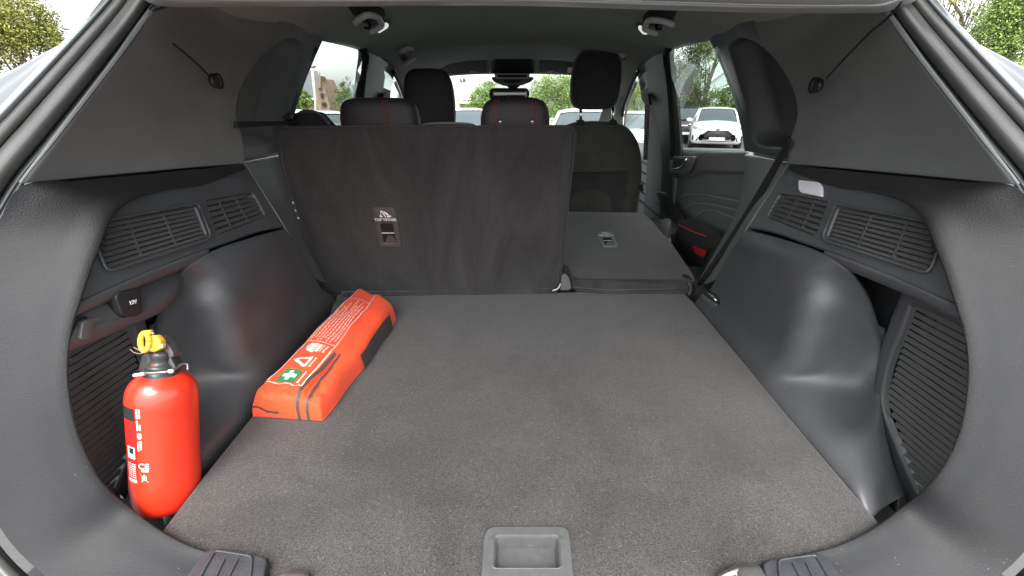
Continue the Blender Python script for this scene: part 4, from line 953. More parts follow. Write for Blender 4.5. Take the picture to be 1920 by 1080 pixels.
def tree(name, blobs, Y, n, size, kind, label, group=None, trunk=None, branches=0, cat='tree', depth=.8, sparse=1.0):
    """blobs: (px, py, radius px) drawn at distance Y, grown into a real 3-D crown"""
    C_ = [px3(x, y, Y) for x, y, r in blobs]; sc = np.linalg.norm(px3(961, 300, Y)-px3(960, 300, Y)); R_ = [r*sc for x, y, r in blobs]
    cx = np.mean([c[0] for c in C_]); t = thing(name, (cx, Y, GROUND), label, cat, group)
    ms = leafmats(kind); P_, M_ = [], []
    vol = np.array(R_)**2; vol = vol/vol.sum()
    for c, r, f in zip(C_, R_, vol):
        k = int(n*f); nc = max(6, k//28)
        d = rng.normal(size=(nc, 3)); d /= np.linalg.norm(d, axis=1)[:, None]
        cc = c + d*(rng.uniform(.25, 1, (nc, 1))**.5)*r*np.array([1, depth, 1]); cm = rng.choice(3, nc, p=[.5, .27, .23])
        idx = rng.randint(0, nc, k); p = cc[idx] + rng.normal(size=(k, 3))*r*.13*sparse
        P_.append(p); M_.append(cm[idx])
    p = np.concatenate(P_); mi = np.concatenate(M_); keep = p[:, 2] > GROUND+.02; p = p[keep]; mi = mi[keep]; k = len(p)
    a = rng.normal(size=(k, 3)); a /= np.linalg.norm(a, axis=1)[:, None]; b = np.cross(a, rng.normal(size=(k, 3))); b /= np.linalg.norm(b, axis=1)[:, None]
    s = size*sc*rng.uniform(.6, 1.3, (k, 1)); V = np.stack([p-a*s, p+b*s*.5, p+a*s, p-b*s*.5], 1).reshape(-1, 3)
    me = bpy.data.meshes.new('crown'); me.vertices.add(len(V)); me.vertices.foreach_set('co', V.ravel().astype(np.float32))
    me.loops.add(len(V)); me.loops.foreach_set('vertex_index', np.arange(len(V), dtype=np.int32)); me.polygons.add(k)
    me.polygons.foreach_set('loop_start', (np.arange(k)*4).astype(np.int32))
    for m in ms: me.materials.append(m)
    me.polygons.foreach_set('material_index', mi.astype(np.int32)); me.update(); me.validate(); link(bpy.data.objects.new('crown', me), t)
    V, F = [], []
    low = min(C_, key=lambda c: c[2]); topc = max(C_, key=lambda c: c[2])
    base = np.array([cx, Y, GROUND-.1]); h = topc[2]-GROUND
    tube('', [base, (base*.5+low*.5), np.array([cx, Y, low[2]*.5+topc[2]*.5]), topc], [h*.035, h*.026, h*.016, h*.004], BARK, None, 8, 12, join=(V, F))
    for c, r in zip(C_, R_): tube('', [np.array([cx, Y, GROUND+h*.3]), (c+np.array([cx, Y, GROUND+h*.5]))/2, c + rng.normal(size=3)*r*.3], [h*.014, h*.009, h*.003], BARK, None, 6, 8, join=(V, F))
    for i in range(branches):
        c = C_[rng.randint(len(C_))]; r = R_[0]; st = np.array([c[0]+rng.uniform(-.5, .5)*r, Y, GROUND+h*rng.uniform(.05, .3)]); en = c + rng.normal(size=3)*r*.6 + (0, 0, r*.3)
        tube('', [st, (st+en)/2 + rng.normal(size=3)*r*.08, en], [h*.006, h*.004, h*.001], BARK, None, 5, 8, join=(V, F))
    obj('trunk', V, F, BARK, t); return t
tree('tree', [(20, 20, 60), (-60, 10, 70), (60, 50, 42), (85, 70, 26), (-40, 70, 50), (10, 80, 38)], 16, 26000, 2.3, 'yellow', 'yellow green tree beyond the left outer edge of the car')
tree('tree', [(1885, 50, 50), (1930, 90, 60), (1870, 80, 38), (1945, 10, 60), (1905, 0, 40)], 15, 24000, 2.2, 'fresh', 'bright yellow green tree beyond the right outer edge of the car')
tree('tree', [(1790, 20, 36), (1820, 55, 26), (1770, -10, 40), (1830, 0, 30)], 17, 1500, 2.2, 'yellow', 'thinly leaved tree with bare twigs at top right', branches=70, sparse=1.6)
tree('tree', [(606, 172, 12), (612, 188, 16), (622, 200, 16), (604, 158, 8)], 60, 2600, 1.4, 'green', 'small green tree right of the brick gable')
tree('tree', [(650, 160, 12), (645, 180, 16), (655, 195, 20), (636, 195, 12), (668, 175, 18)], 50, 3200, 1.4, 'green', 'green tree at the right edge of the left rear window')
tree('shrub', [(566, 178, 11), (560, 168, 7), (576, 188, 12), (560, 192, 14)], 34, 1800, 2.0, 'fresh', 'pale spiky shrub in front of the slate roof', cat='shrub')
tree('tree', [(900, 185, 20), (912, 170, 16), (892, 208, 22), (918, 200, 20), (930, 180, 20)], 34, 9000, 1.5, 'fresh', 'yellow green tree right of the solar roofed house')
tree('tree', [(868, 154, 6), (873, 160, 6)], 70, 500, 1.2, 'green', 'small treetop showing above the solar roof')
tree('tree', [(1020, 165, 22), (1045, 160, 28), (1070, 175, 26), (1035, 195, 26), (1005, 190, 16), (1062, 205, 26), (1090, 190, 24)], 30, 20000, 1.35, 'fresh', 'tall light green tree in the right half of the windscreen', sparse=1.3)
tree('hedge', [(x, 214, 14) for x in range(1000, 1180, 14)] + [(x, 205, 8) for x in range(1010, 1180, 16)], 26, 7000, 1.2, 'green', 'clipped green hedge below the tall windscreen tree', cat='hedge')
tree('tree', [(1285, 110, 26), (1300, 150, 26), (1278, 180, 24), (1310, 100, 22), (1300, 200, 20), (1275, 145, 22), (1320, 180, 16)], 24, 9000, 1.7, 'dark', 'dark shrub with bare upright branches in the right rear window', branches=60, sparse=1.4)
tree('tree', [(1340, 195, 26), (1372, 180, 28), (1395, 195, 26), (1355, 208, 22), (1400, 165, 24), (1385, 150, 18)], 26, 9000, 1.7, 'green', 'green conifer above the white parked car')
tree('tree', [(1335, 90, 22), (1360, 80, 22), (1322, 75, 18)], 27, 3500, 1.7, 'fresh', 'light green tree top in the upper right rear window')
tree('tree', [(1195, 190, 20), (1205, 165, 20), (1180, 180, 20)], 24, 4000, 1.5, 'fresh', 'yellow green tree through the right front door glass')

BRICK = mat('brick', (.25, .165, .125), .9, grain=4, grainstr=.3, var=.25, varscale=3); SLATE = mat('slate_roof', (.10, .105, .11), .7, var=.15, varscale=1.5)
RENDER_ = mat('pale_render', (.55, .48, .42), .9, var=.08); WHITEW = mat('white_paint', (.75, .76, .76), .6); SOLAR = mat('solar_panel', (.07, .10, .14), .15)
WIN = mat('dark_pane', (.03, .035, .04), .1)
def xp(name, pts, Y, th, m, parent, bev=0.0): return prism(name, pts, 'Y', Y, th, m, parent, bev)
h1 = thing('house', px3(595, 230, 56)*[1, 1, 0] + [0, 0, GROUND], 'brick gabled house with a dark slate roof in the left rear window', 'house')
a, b, c, d = px3(553, 137, 60), px3(598, 138, 60), px3(602, 184, 55), px3(548, 184, 55); slab('roof', [a, b, c, d], (0, .4, .3), SLATE, h1, 0); xp('roof_gable_wall', [(550, 142), (597, 142), (599, 186), (550, 186)], 60.5, 2, SLATE, h1)
xp('fascia', [(548, 184), (596, 184), (596, 187), (548, 187)], 54.8, .4, WHITEW, h1)
xp('wall', [(545, 187), (600, 187), (600, 262), (545, 262)], 55.5, 6, BRICK, h1)
xp('gable', [(594, 148), (600, 147), (606, 160), (619, 200), (619, 262), (592, 262)], 53.5, 4, BRICK, h1)
xp('chimney', [(595, 144), (601, 144), (601, 165), (595, 165)], 53.2, 1.5, BRICK, h1)
for q in ([(601, 175), (606, 175), (606, 184), (601, 184)], [(603, 192), (611, 192), (611, 199), (603, 199)]): xp('window', q, 53.3, .1, WIN, h1)
tube('aerial', [px3(598, 144, 53.5), px3(597, 129, 53.5)], .06, MATS['handle_grey'], h1, 5)
lp = thing('street_lamp', px3(592, 210, 45)*[1, 1, 0] + [0, 0, GROUND], 'slim grey street lamp before the slate roofed house', 'street lamp')
tube('pole', [px3(593, 285, 45), px3(591, 185, 45), px3(585, 128, 45)], .10, MATS['handle_grey'], lp, 8)
tube('arm', [px3(585, 128, 45), px3(583, 125, 45)], .07, GREYPL, lp, 6); slab('lamp_head', [px3(x, y, 45) for x, y in [(581, 126), (590, 123), (590, 125.5), (583, 128)]], (0, .3, 0), GREYPL, lp, .02)
h2 = thing('house', px3(862, 220, 48)*[1, 1, 0] + [0, 0, GROUND], 'pale gabled house with blue solar panels seen through the windscreen', 'house')
slab('roof', [px3(846, 160, 56), px3(892, 163, 56), px3(897, 194, 48), px3(862, 194, 48)], (0, .4, .3), mat('tile_roof', (.30, .27, .25), .8), h2, 0)
for k in range(3):
    f = lambda u, v: (px3(856, 163.5, 55.2)*(1-u)+px3(888, 165, 55.2)*u)*(1-v) + (px3(868, 191, 48.4)*(1-u)+px3(894, 191, 48.4)*u)*v
    slab('solar_panel', [f(k/3+.01, 0), f(k/3+.32, 0), f(k/3+.32, 1), f(k/3+.01, 1)], (0, -.15, .12), SOLAR, h2, 0)
xp('wall', [(836, 180), (846, 162), (862, 194), (862, 262), (836, 262)], 50, 4, RENDER_, h2)
xp('front_wall', [(862, 195), (897, 195), (897, 262), (862, 262)], 48.5, 4, BRICK, h2)
xp('window', [(866, 200), (872, 200), (872, 210), (866, 210)], 48.4, .1, WIN, h2)
xp('door', [(878, 202), (884, 202), (884, 225), (878, 225)], 48.4, .1, WHITEW, h2)
cn = thing('window_reflection', px3(1350, 230, 34)*[1, 1, 0] + [0, 0, GROUND], 'pale grey sloping slab added to imitate a reflection in the right rear window', 'imitated reflection')
PG = mat('reflection_grey', (.36, .44, .41), .25)  # added slab and bars imitate a reflection in the side window glass
xp('reflection_panel', [(1312, 118), (1336, 92), (1352, 104), (1400, 176), (1400, 262), (1318, 262)], 34, 3, PG, cn)
for k in range(3): bar('reflection_bar', px3(1316+k*2, 138+k*24, 33.9), px3(1350+k*16, 100+k*26, 33.9), (0, -1, 0), .10, .12, WHITEW, cn)
# low pale fence by the hedge
fc = thing('fence', px3(1040, 228, 22), 'low pale rail fence in front of the clipped hedge', 'fence')
for k in range(12): bar('post', np.array([px3(998+k*16, 236, 22)[0], 22, GROUND]), np.array([px3(998+k*16, 236, 22)[0], 22, px3(1000, 222, 22)[2]]), (0, -1, 0), .06, .06, WHITEW, fc)
for y in (223, 230): bar('rail', px3(990, y, 22), px3(1190, y, 22), (0, -1, 0), .06, .05, WHITEW, fc)

# ---- cars
TYRE = mat('tyre', (.02, .02, .02), .8); RIM = mat('alloy', (.45, .45, .46), .3, metal=.8); CGLASS = mat('car_glass', (.05, .065, .07), .05); HLAMP = mat('headlamp_glass', (.35, .36, .37), .1, coat=1)
def car(loc, yaw, paint, label, group='cars parked outside', sticker=False, top=1.50):
    t = bpy.data.objects.new('parked_car', None); COL.objects.link(t); WM[t.name] = Matrix.Identity(4)
    tag(t, label, 'car', group)
    S = np.array([  # y, half width, z bottom, z shoulder
        (-2.10, .62, .38, .62), (-2.05, .78, .28, .76), (-1.85, .86, .24, .86), (-1.5, .89, .22, .94), (-1.0, .90, .20, 1.00), (0, .90, .20, 1.02), (1.2, .90, .20, 1.05), (1.8, .87, .24, 1.04), (2.05, .80, .32, .98), (2.12, .60, .42, .85)])
    q = curve(S, np.linspace(0, 1, 44)); V, F = [], []; prof = [(.0, 0), (.7, 0), (.93, .03), (1, .18), (1.0, .55), (.96, .82), (.86, .96), (.55, 1.02), (0, 1.05)]; n = len(prof)
    for y, hw, z0, z1 in q:
        for sgn, pr in ((1, prof), (-1, prof[::-1][1:-1])):
            for u, v in pr: V.append((sgn*u*hw, y, z0+(z1-z0)*v))
    m_ = len(V)//len(q)
    for i in range(len(q)-1):
        for k in range(m_): F.append((i*m_+k, i*m_+(k+1) % m_, (i+1)*m_+(k+1) % m_, (i+1)*m_+k))
    F += [tuple(range(m_)), tuple(range((len(q)-1)*m_, len(q)*m_))]
    obj('body', V, F, paint, t)
    G = [(-1.02, .72, 1.0, .70), (-.62, .76, 1.26, .64), (-.25, .78, top-.08, .60), (.2, .78, top-.04, .60), (1.0, .77, top-.06, .58), (1.5, .74, top-.16, .55), (1.92, .70, 1.08, .66)]
    V, F = [], []; q = curve(np.array(G), np.linspace(0, 1, 30))
    for y, wb, zt, wt in q: V += [(-wb, y, .98), (-(wb*.35+wt*.65), y, .98+(zt-.98)*.7), (-wt, y, zt-.02), (-wt*.6, y, zt+.01), (wt*.6, y, zt+.01), (wt, y, zt-.02), ((wb*.35+wt*.65), y, .98+(zt-.98)*.7), (wb, y, .98)]
    for i in range(len(q)-1):
        for k in range(7): F.append((i*8+k, i*8+k+1, (i+1)*8+k+1, (i+1)*8+k))
    obj('windows', V, F, CGLASS, t)
    r = [x for x in q if -.30 < x[0] < 1.55]
    g = np.array([[(-wt*1.02, y, zt-.03), (-wt*.9, y, zt+.005), (-wt*.5, y, zt+.03), (wt*.5, y, zt+.03), (wt*.9, y, zt+.005), (wt*1.02, y, zt-.03)] for y, wb, zt, wt in r])
    V = g.reshape(-1, 3); F = [(i*6+k, i*6+k+1, (i+1)*6+k+1, (i+1)*6+k) for i in range(len(r)-1) for k in range(5)]; obj('roof', V, F, paint, t)
    for sx in (-1, 1):
        for pp in ([(sx*.73, -1.0, 1.0), (sx*.67, -.62, 1.27), (sx*.60, -.26, top-.08)], [(sx*.78, .25, 1.0), (sx*.61, .25, top-.06)], [(sx*.74, 1.75, 1.04), (sx*.57, 1.4, top-.12)]):
            tube('pillar', pp, .035, paint, t, 6)
        slab('headlight', np.array([(sx*.50, -2.02, .78), (sx*.84, -1.86, .90), (sx*.87, -1.80, .80), (sx*.60, -2.03, .70)]), (0, -.07, 0), HLAMP, t, .01)
        slab('fog_intake', np.array([(sx*.62, -2.06, .50), (sx*.84, -1.96, .56), (sx*.84, -1.96, .40), (sx*.66, -2.06, .36)]), (0, -.05, 0), BLACK, t, .01)
        V, F = superell(np.array([sx*.98, -.72, 1.04]), np.array([.11, .08, .07]), .8, .8, 14, 10); obj('wing_mirror', V, F, paint, t)
        for wy in (-1.32, 1.32):
            wh = obj('wheel', *cyl((sx*.80, wy, .33), (sx, 0, 0), .33, .22), TYRE, t); obj('rim', *cyl((sx*.895, wy, .33), (sx, 0, 0), .21, .05), RIM, wh)
    gp = [(-.34, .74), (.34, .74), (.50, .62), (.40, .46), (-.40, .46), (-.50, .62)]
    gr = slab('grille', np.array([(x, -2.06, z) for x, z in gp]), (0, -.07, 0), BLACK, t, .01)
    V, F = [], []
    for k in range(7): tube('', [(-.42+k*.05, -2.14, .48+k*.0), (-.20+k*.05, -2.14, .72)], .008, GREYPL, None, 4, join=(V, F)); tube('', [(.42-k*.05, -2.14, .48), (.20-k*.05, -2.14, .72)], .008, GREYPL, None, 4, join=(V, F))
    obj('grille_mesh', V, F, GREYPL, t)
    V, F = superell(np.array([0, -2.08, .80]), np.array([.09, .03, .035]), 1, 1, 16, 8); obj('badge', V, F, RIM, t)
    box('number_plate', -.26, .26, -2.17, -2.15, .40, .50, WHITEW, t, 0)
    if sticker:
        box('yellow_sticker', .12, .30, -.665, -.66, 1.10, 1.25, YELLOW, t, 0)
        V_ = t.children[-1]
    t.location = loc; t.rotation_euler = (0, 0, yaw); return t
def cyl(c, ax, r, w_, n=28):
    c = np.array(c, float); ax = np.array(ax, float); u = np.array([0, 1., 0]); v = np.array([0, 0, 1.]); V, F = [], []
    for s_, rr in ((-.5, r*.9), (-.42, r), (.42, r), (.5, r*.9)):
        for k in range(n): a = 2*math.pi*k/n; V.append(c + ax*w_*s_ + rr*(math.cos(a)*u+math.sin(a)*v))
    for i in range(3):
        for k in range(n): F.append((i*n+k, i*n+(k+1) % n, (i+1)*n+(k+1) % n, (i+1)*n+k))
    F += [tuple(range(n)), tuple(range(3*n, 4*n))]; return V, F
def gl(x, Y): p = px3(x, 230, Y); return (p[0], Y, GROUND)
WP = mat('white_car_paint', (.78, .79, .80), .25, coat=1); BP = mat('black_car_paint', (.02, .02, .022), .2, coat=1); SP = mat('silver_car_paint', (.45, .48, .50), .25, metal=.4, coat=1)
car(gl(1340, 18.5), math.radians(-19), WP, 'white car facing the camera with a dark honeycomb grille, in the right rear window')
car(gl(1287, 21.5), math.radians(-16), BP, 'black car left of the white car in the right rear window')
car(gl(1268, 24), math.radians(-12), SP, 'silver car partly hidden behind the black car')
car(gl(1186, 13), math.radians(-8), WP, 'white car seen through the right front door glass', top=1.45)
car(gl(1105, 9.5), math.radians(-12), WP, 'white car whose roof shows between the chrome headrest posts', top=1.58)
car(gl(880, 15), math.radians(15), WP, 'white car low in the left half of the windscreen')
car(gl(604, 10.5), math.radians(28), SP, 'pale blue grey car with a yellow sticker on its windscreen', sticker=True, top=1.5)
car(gl(545, 12.5), math.radians(35), WP, 'white car at the left edge of the left rear window')

# ================================================================ fire extinguisher in the left pocket
fb, ft = P(314, 946, 'T', .70), P(303, 699, 'T', .655)
fb = np.array(fb); ft = np.array(ft)
ex = thing('fire_extinguisher', fb, 'small red fire extinguisher with a yellow safety ring standing in the left pocket', 'fire extinguisher')
ax = ft - fb; H = np.linalg.norm(ax); ax = ax/H
vd = -(fb+ft)/2; vd = vd - (vd @ ax)*ax; vd /= np.linalg.norm(vd)          # towards the viewer
rt = np.cross(ax, vd)*-1; rt = rt if rt[0] > 0 else -rt
ER = .0450
def ep(an, h, r=ER): return fb + ax*h + r*(math.cos(an)*vd + math.sin(an)*rt)
prof = [(-.004, .001), (-.004, ER-.024), (-.001, ER-.014), (.006, ER-.006), (.018, ER-.0015), (.032, ER), (.10, ER), (H-.060, ER), (H-.034, ER), (H-.020, ER-.003), (H-.009, ER-.010), (H-.002, ER-.020), (H+.002, .019), (H+.003, .001)]
q = curve(np.array([(a, b, 0) for a, b in prof]), np.linspace(0, 1, 70)); V, F = [], []; n = 72
for h, r, _ in q:
    for k in range(n): V.append(ep(2*math.pi*k/n, h, max(r, .0008)))
for i in range(len(q)-1):
    for k in range(n): F.append((i*n+k, i*n+(k+1) % n, (i+1)*n+(k+1) % n, (i+1)*n+k))
cylb = obj('cylinder', V, F, EXTRED, ex)
def curved(name, a0, a1, h0, h1, m, off=.0004, parent=cylb):
    g = np.array([[ep(a, h, ER+off) for a in np.linspace(a0, a1, 10)] for h in np.linspace(h0, h1, 3)]); V = g.reshape(-1, 3)
    F = [(i*10+k, i*10+k+1, (i+1)*10+k+1, (i+1)*10+k) for i in range(2) for k in range(9)]; return obj(name, V, F, m, parent)
def yh(y): return H*(950-(757+(y-777)/1.26))/250
INKD = mat('label_black', (.02, .018, .018), .5); INKW = mat('label_white', (.78, .76, .74), .5); LRED = mat('label_red', (.70, .015, .012), .4)
curved('label', -1.75, -.80, yh(944), yh(757), LRED, .0003)
curved('label_header', -1.75, -.80, yh(784), yh(757), INKD, .0006)
for a, b, y0, y1 in ((-1.75, -.80, 785, 784), (-1.75, -.80, 812, 811), (-1.75, -.80, 875, 874), (-.81, -.795, 944, 757)): curved('label_line', a, b, yh(y0), yh(y1), INKD, .0007)
curved('label_box', -1.20, -.86, yh(869), yh(843), INKW, .0006); curved('label_icon', -1.10, -.90, yh(858), yh(845), INKD, .0008); curved('label_box', -1.25, -.84, yh(942), yh(916), INKW, .0006)
V, F = [], []
def dash(a0, a1, h0, h1):
    o = len(V); V.extend([ep(a0, h0, ER+.0006), ep(a1, h0, ER+.0006), ep(a1, h1, ER+.0006), ep(a0, h1, ER+.0006)]); F.append((o, o+1, o+2, o+3))
r2 = random.Random(3)
for a, ys in ((-.72, (757, 775)), (-.64, (757, 775)), (-.72, (782, 800)), (-.64, (790, 800)), (-.72, (828, 846)), (-.64, (826, 846))):
    y = ys[0]
    while y < ys[1]:
        L = r2.uniform(1.2, 3.2); dash(a-.026, a+.026, yh(y+L), yh(y)); y += L+r2.uniform(.7, 1.2)
for y in (809, 813, 817): dash(-.74, -.68, yh(y+2.4), yh(y)); dash(-.66, -.60, yh(y+2), yh(y+.3))
dash(-.70, -.64, yh(822), yh(820.8))
for y in range(880, 912, 5):
    for a in (-1.2, -1.1, -1.0, -.92): dash(a, a+.06, yh(y+2.4), yh(y))
# marks below the approval letters: digits row, small framed emblem
for k in range(4): dash(-.66+k*.055, -.62+k*.055, yh(895), yh(890))
for y0, y1, a0, a1 in ((906, 905, -.66, -.52), (915, 914, -.66, -.52), (918, 916.8, -.68, -.48), (915, 905, -.66, -.645), (915, 905, -.535, -.52), (912, 908, -.62, -.56), (903.5, 901.5, -.70, -.68), (903.5, 901.5, -.60, -.57)): dash(a0, a1, yh(y0), yh(y1))
tag(obj('small_print', V, F, INKW, cylb, smooth=False), kind='stuff')
cu = bpy.data.curves.new('approval_mark', 'FONT'); cu.body = 'CE'; cu.size = .0125; cu.align_x = 'CENTER'; cu.align_y = 'CENTER'; cu.offset = .0002
tmp = bpy.data.objects.new('tmp', cu); COL.objects.link(tmp); me = bpy.data.meshes.new_from_object(tmp.evaluated_get(bpy.context.evaluated_depsgraph_get())); bpy.data.objects.remove(tmp)
for v in me.vertices: v.co = Vector(ep(-.59 + v.co.x/ER, yh(883)+v.co.y, ER+.0007))
me.materials.clear(); me.materials.append(INKW); link(bpy.data.objects.new('approval_mark', me), cylb)
def tp3(x, y, d=0.0): return P(x, y, 'T', .655+d)
GUN = mat('valve_black', (.035, .035, .036), .35, var=.2, varscale=60); ALU = mat('cast_alloy', (.30, .30, .29), .35, metal=.8)
V, F = [], []
qq = curve(np.array([(H-.001, .023, 0), (H+.003, .022, 0), (H+.005, .020, 0), (H+.014, .019, 0), (H+.018, .014, 0), (H+.034, .012, 0), (H+.038, .001, 0)]), np.linspace(0, 1, 30))
for h, r, _ in qq:
    for k in range(32): V.append(ep(2*math.pi*k/32, h, r))
for i in range(len(qq)-1):
    for k in range(32): F.append((i*32+k, i*32+(k+1) % 32, (i+1)*32+(k+1) % 32, (i+1)*32+k))
obj('valve_body', V, F, GUN, ex)
def ty(name, poly, d, th, m, r=3, bev=.0015): return prism(name, poly, 'T', .655+d, th, m, ex, bev, rounding=r)
ty('nozzle', [(258, 696), (266, 664), (288, 660), (282, 690), (272, 699)], -.012, .016, GUN, 4)
ty('lower_lever', [(284, 664), (300, 655), (318, 662), (322, 676), (330, 690), (322, 697), (300, 692), (290, 680)], -.006, .018, GUN, 4)
ty('carry_handle', [(290, 629), (300, 632), (316, 648), (325, 662), (324, 671), (315, 670), (305, 655), (292, 642)], -.008, .018, mat('handle_dark', (.06, .052, .052), .4), 4)
ty('red_tag', [(281, 690), (285, 681), (294, 690), (290, 694)], -.018, .003, mat('tag_red', (.35, .03, .03), .5), 1, .0004)
c_ = tp3(271.5, 640, -.022)
yr = [tp3(271.5 + 8*math.cos(a), 641 + 17*math.sin(a), -.022) for a in np.linspace(0, 2*math.pi, 25)]
tube('safety_ring', yr, .0038, YELLOW, ex, 8)
ty('ring_tab', [(272, 628), (290, 629), (300, 639), (300, 654), (290, 660), (272, 659)], -.020, .012, YELLOW, 3)
ty('ring_top', [(268, 620), (282, 619), (281, 627), (268, 628)], -.022, .006, YELLOW, 1, .001)
ty('ring_plug', [(297, 646), (305, 645), (304, 653), (297, 652)], -.020, .006, mat('plug_pale', (.65, .55, .22), .4), 1, .001)
tube('pin', [tp3(261, 627, -.02), tp3(289, 624, -.018)], .0016, CHROME, ex, 8)
tube('seal_wire', [tp3(244, 655, -.02), tp3(252, 661, -.024), tp3(262, 663, -.026), tp3(272, 660, -.026), tp3(286, 655, -.028), tp3(290, 661, -.026)], .0007, mat('copper_wire', (.55, .38, .28), .35, metal=.6), ex, 5, 24)
tube('seal_wire', [tp3(251, 651, -.02), tp3(258, 655, -.024), tp3(264, 658, -.026)], .0008, MATS['copper_wire'], ex, 5, 12)
tube('bracket_wire', [tp3(250, 704, -.03), tp3(262, 700, -.034), tp3(290, 699, -.036), tp3(318, 696, -.03), tp3(332, 690, -.012), tp3(344, 682, 0), tp3(351, 683, .004), tp3(352, 694, .002)], .0016, ALU, ex, 8, 40)
tube('bracket_wire', [tp3(252, 704, -.032), tp3(270, 700.5, -.036)], .0026, MATS['label_white'], ex, 8)
V, F = superell(tp3(320, 696, -.034), np.array([.0045, .003, .003]), 1, 1, 14, 8); obj('bracket_bead', V, F, INKW, ex)

# ================================================================ orange emergency bag
from mathutils import noise as mn
NLc, NRc, FRc, FLc = [np.array(v) for v in ([-.514, .668], [-.372, .659], [-.338, 1.10], [-.478, 1.165])]
NLc = P(475, 783, 'Z', FLOOR)[:2]; NRc = P(605, 791, 'Z', FLOOR)[:2]; FRc = P(744, 600, 'Z', FLOOR)[:2]
FLc = NLc + (FRc-NRc)*1.19
def wr(u, v):
    w_ = mn.noise(Vector((u*7, v*3, 3.1)))*.0040 + mn.noise(Vector((u*22, v*9, 7.7)))*.0018
    w_ += .0045*mn.noise(Vector((u*5+v*6, v*2, 1.7)))
    e = max(0, (.16-u)/.16); w_ += e*.006*mn.noise(Vector((u*30, v*16, 9.1)))
    return w_
def bag(u, v, off=0.0):
    uu, vv = min(max(u, 0), 1), min(max(v, 0), 1)
    g2 = (NLc*(1-vv)+NRc*vv)*(1-uu) + (FLc*(1-vv)+FRc*vv)*uu
    # bulging outline
    L = np.linalg.norm(FLc-NLc); ax_ = (FLc-NLc)/L; sd_ = np.array([ax_[1], -ax_[0]])
    g2 = g2 + sd_*((vv-.5)*.010*math.sin(uu*math.pi) + .003*math.sin(uu*17)*(vv-.5))
    h = .049 + .017*uu
    a = abs(2*vv-1); b = abs(2*uu-1)
    pv = (1-a**12)**.38 if a < 1 else 0; pu = (1-b**40)**.42 if b < 1 else 0
    z = h*pv*pu
    if vv > .70: z -= .006*min(1, (vv-.70)/.12)*pu
    z += .004*math.exp(-((vv-.67)/.02)**2)*pu*(1 if uu > .3 else uu/.3)
    k = pv*pu; z += wr(uu, vv)*k
    return np.array([g2[0], g2[1], FLOOR + .002 + max(z, 0) + off])
def dens(n, p):
    s = np.linspace(-1, 1, n); return (np.sign(s)*(1-(1-np.abs(s))**p)+1)/2
bg_ = thing('emergency_bag', (*(NLc+FRc)/2, FLOOR), 'bright orange nylon emergency bag with white print lying on the load floor', 'bag')
us, vs_ = dens(150, 2.2), dens(90, 2.6)
G = np.array([[bag(u, v) for u in us] for v in vs_])
b0 = gridobj('cover', G, ORANGE, bg_, 1, .0008)
def rect(name, u0, u1, v0, v1, m, off=.0012, nu=None, nv=None, parent=b0, acc=None):
    nu = nu or max(2, int(abs(u1-u0)*60)+1); nv = nv or max(2, int(abs(v1-v0)*30)+1)
    V = [bag(u, v, off) for v in np.linspace(v0, v1, nv) for u in np.linspace(u0, u1, nu)]; F = [(i*nu+k, i*nu+k+1, (i+1)*nu+k+1, (i+1)*nu+k) for i in range(nv-1) for k in range(nu-1)]
    if acc is not None: o = len(acc[0]); acc[0].extend(V); acc[1].extend([tuple(x+o for x in f) for f in F]); return
    return obj(name, V, F, m, parent)
def strip2(pts, wd, acc, off=.0013):
    """pts in (u,v); wd as fraction of the width"""
    p = np.array([(a, b, 0) for a, b in pts], float); seg = []
    for a, b in zip(p[:-1], p[1:]): seg += [a + (b-a)*t for t in np.linspace(0, 1, max(2, int(np.linalg.norm((b-a)*[3.3, 1, 0])*24)), endpoint=False)]
    seg.append(p[-1]); seg = np.array(seg); V = []
    for i in range(len(seg)):
        d = seg[min(i+1, len(seg)-1)]-seg[max(i-1, 0)]; d = d*[3.3, 1, 0]; nn = np.array([-d[1], d[0]]); nn /= (np.linalg.norm(nn)+1e-9); nn = nn*[1/3.3, 1]*wd/2
        V += [bag(seg[i][0]+nn[0], seg[i][1]+nn[1], off), bag(seg[i][0]-nn[0], seg[i][1]-nn[1], off)]
    o = len(acc[0]); acc[0].extend(V); acc[1].extend([(o+2*i, o+2*i+1, o+2*i+3, o+2*i+2) for i in range(len(seg)-1)])
BP_ = mat('bag_print', (.80, .66, .58), .6)
A = ([], [])
strip2([(.085, .10), (.085, .62), (.975, .60), (.975, .12), (.085, .10)], .018, A); strip2([(.405, .10), (.405, .61)], .016, A); strip2([(.855, .12), (.855, .60)], .014, A)
obj('print_frame', *A, BP_, b0, smooth=False)
rect('green_square', .10, .185, .20, .46, GREEN, .0014)
A = ([], []); rect('', .1325, .1525, .235, .425, None, .0020, acc=A); rect('', .115, .17, .30, .36, None, .0022, acc=A); obj('white_cross', *A, WHITEPR, b0, smooth=False)
A = ([], []); strip2([(.215, .42), (.250, .20), (.285, .42), (.215, .42)], .045, A); obj('warning_triangle', *A, BP_, b0, smooth=False)
A = ([], [])
for u0, u1, v0, v1 in ((.325, .385, .37, .44), (.325, .385, .46, .475)): rect('', u0, u1, v0, v1, None, acc=A)
for k in range(4): strip2([(.325+k*.02, .36), (.335+k*.014, .20+.02*abs(k-1.5))], .05, A)
obj('safety_vest', *A, BP_, b0, smooth=False)
A = ([], [])
for (u0, u1, v0) in ((.105, .185, .50), (.215, .285, .485), (.325, .385, .51)):
    u = u0
    while u < u1: L = r2.uniform(.006, .014); rect('', u, min(u+L, u1), v0, v0+.028, None, acc=A, nu=2, nv=2); u += L+.004
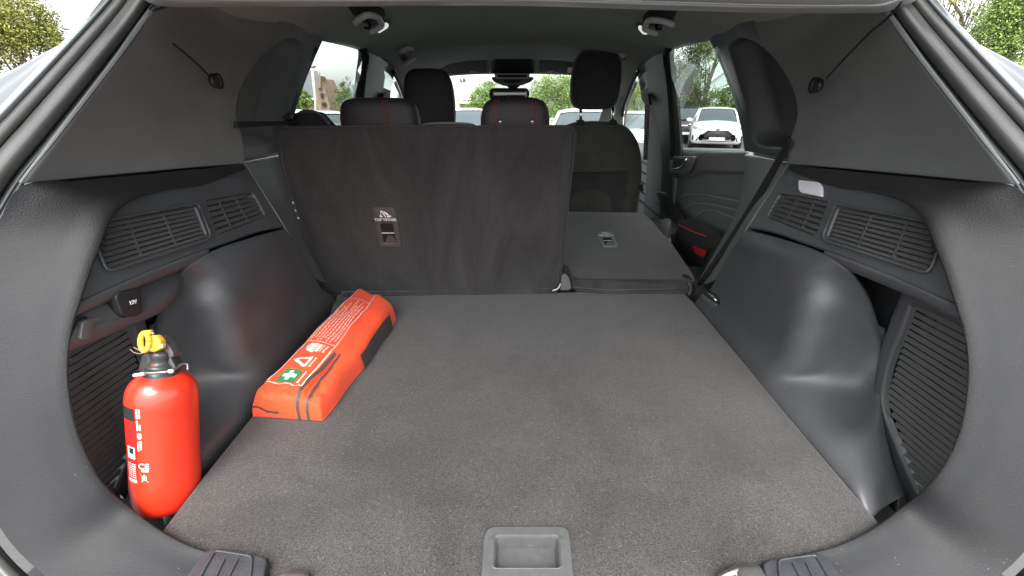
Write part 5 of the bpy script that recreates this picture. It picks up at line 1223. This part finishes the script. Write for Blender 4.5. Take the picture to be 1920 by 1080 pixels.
for k in range(8):
    v = .14+k*.055; u = .42 + (.02 if k % 3 == 1 else 0); end = [.70, .76, .80, .72, .84, .78, .83, .80][k]
    while u < end:
        L = r2.uniform(.008, .035); rect('', u, min(u+L, end), v, v+.018, None, acc=A, nu=2, nv=2); u += L+.006
tag(obj('small_print', *A, BP_, b0, smooth=False), kind='stuff')
A = ([], [])
zp = [(.345, .71), (.28, .70), (.20, .685), (.12, .66), (.06, .665), (.02, .675), (.006, .68)]
strip2(zp, .052, A, .0022); obj('zip', *A, ZIP, b0); A = ([], []); strip2([(.345, .785), (.25, .78), (.14, .78), (.06, .80), (.02, .81), (.006, .81)], .035, A, .0020); obj('zip', *A, ZIP, b0)
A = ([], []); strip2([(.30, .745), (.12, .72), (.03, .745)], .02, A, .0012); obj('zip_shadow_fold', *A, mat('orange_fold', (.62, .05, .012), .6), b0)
for v_, w2 in ((.68, .0032), (.81, .0028)):
    pts = [bag(u, v_) + (0, -.0012, .0012) for u in (.03, .014, .008, .004, .002, .0008, 0.0)]; pts[-1][2] = FLOOR + .003
    V, F = [], []
    for p_ in dense(pts, 3): V += [p_ - (w2, 0, 0), p_ + (w2, 0, 0)]
    F = [(2*i, 2*i+1, 2*i+3, 2*i+2) for i in range(len(V)//2-1)]; obj('zip', V, F, ZIP, b0)
zc = []
for k in range(24):
    v_ = -.0 + k/23*.40; top_ = bag(.012, max(v_, .03)); bot_ = bag(0, v_); f_ = .78-.42*min(1, v_/.22)
    zc.append(bot_*(1-f_) + top_*f_ + (0, -.0025, 0))
V, F = [], []
for p_ in zc: V += [p_ - (0, 0, .0032), p_ + (0, -.0004, 0), p_ + (0, 0, .0032)]
F = [(3*i+j, 3*i+j+1, 3*i+j+4, 3*i+j+3) for i in range(23) for j in range(2)]; obj('zip', V, F, ZIP, b0)
A = ([], []); strip2([(.43, .994), (.90, .994)], .04, A, .003)
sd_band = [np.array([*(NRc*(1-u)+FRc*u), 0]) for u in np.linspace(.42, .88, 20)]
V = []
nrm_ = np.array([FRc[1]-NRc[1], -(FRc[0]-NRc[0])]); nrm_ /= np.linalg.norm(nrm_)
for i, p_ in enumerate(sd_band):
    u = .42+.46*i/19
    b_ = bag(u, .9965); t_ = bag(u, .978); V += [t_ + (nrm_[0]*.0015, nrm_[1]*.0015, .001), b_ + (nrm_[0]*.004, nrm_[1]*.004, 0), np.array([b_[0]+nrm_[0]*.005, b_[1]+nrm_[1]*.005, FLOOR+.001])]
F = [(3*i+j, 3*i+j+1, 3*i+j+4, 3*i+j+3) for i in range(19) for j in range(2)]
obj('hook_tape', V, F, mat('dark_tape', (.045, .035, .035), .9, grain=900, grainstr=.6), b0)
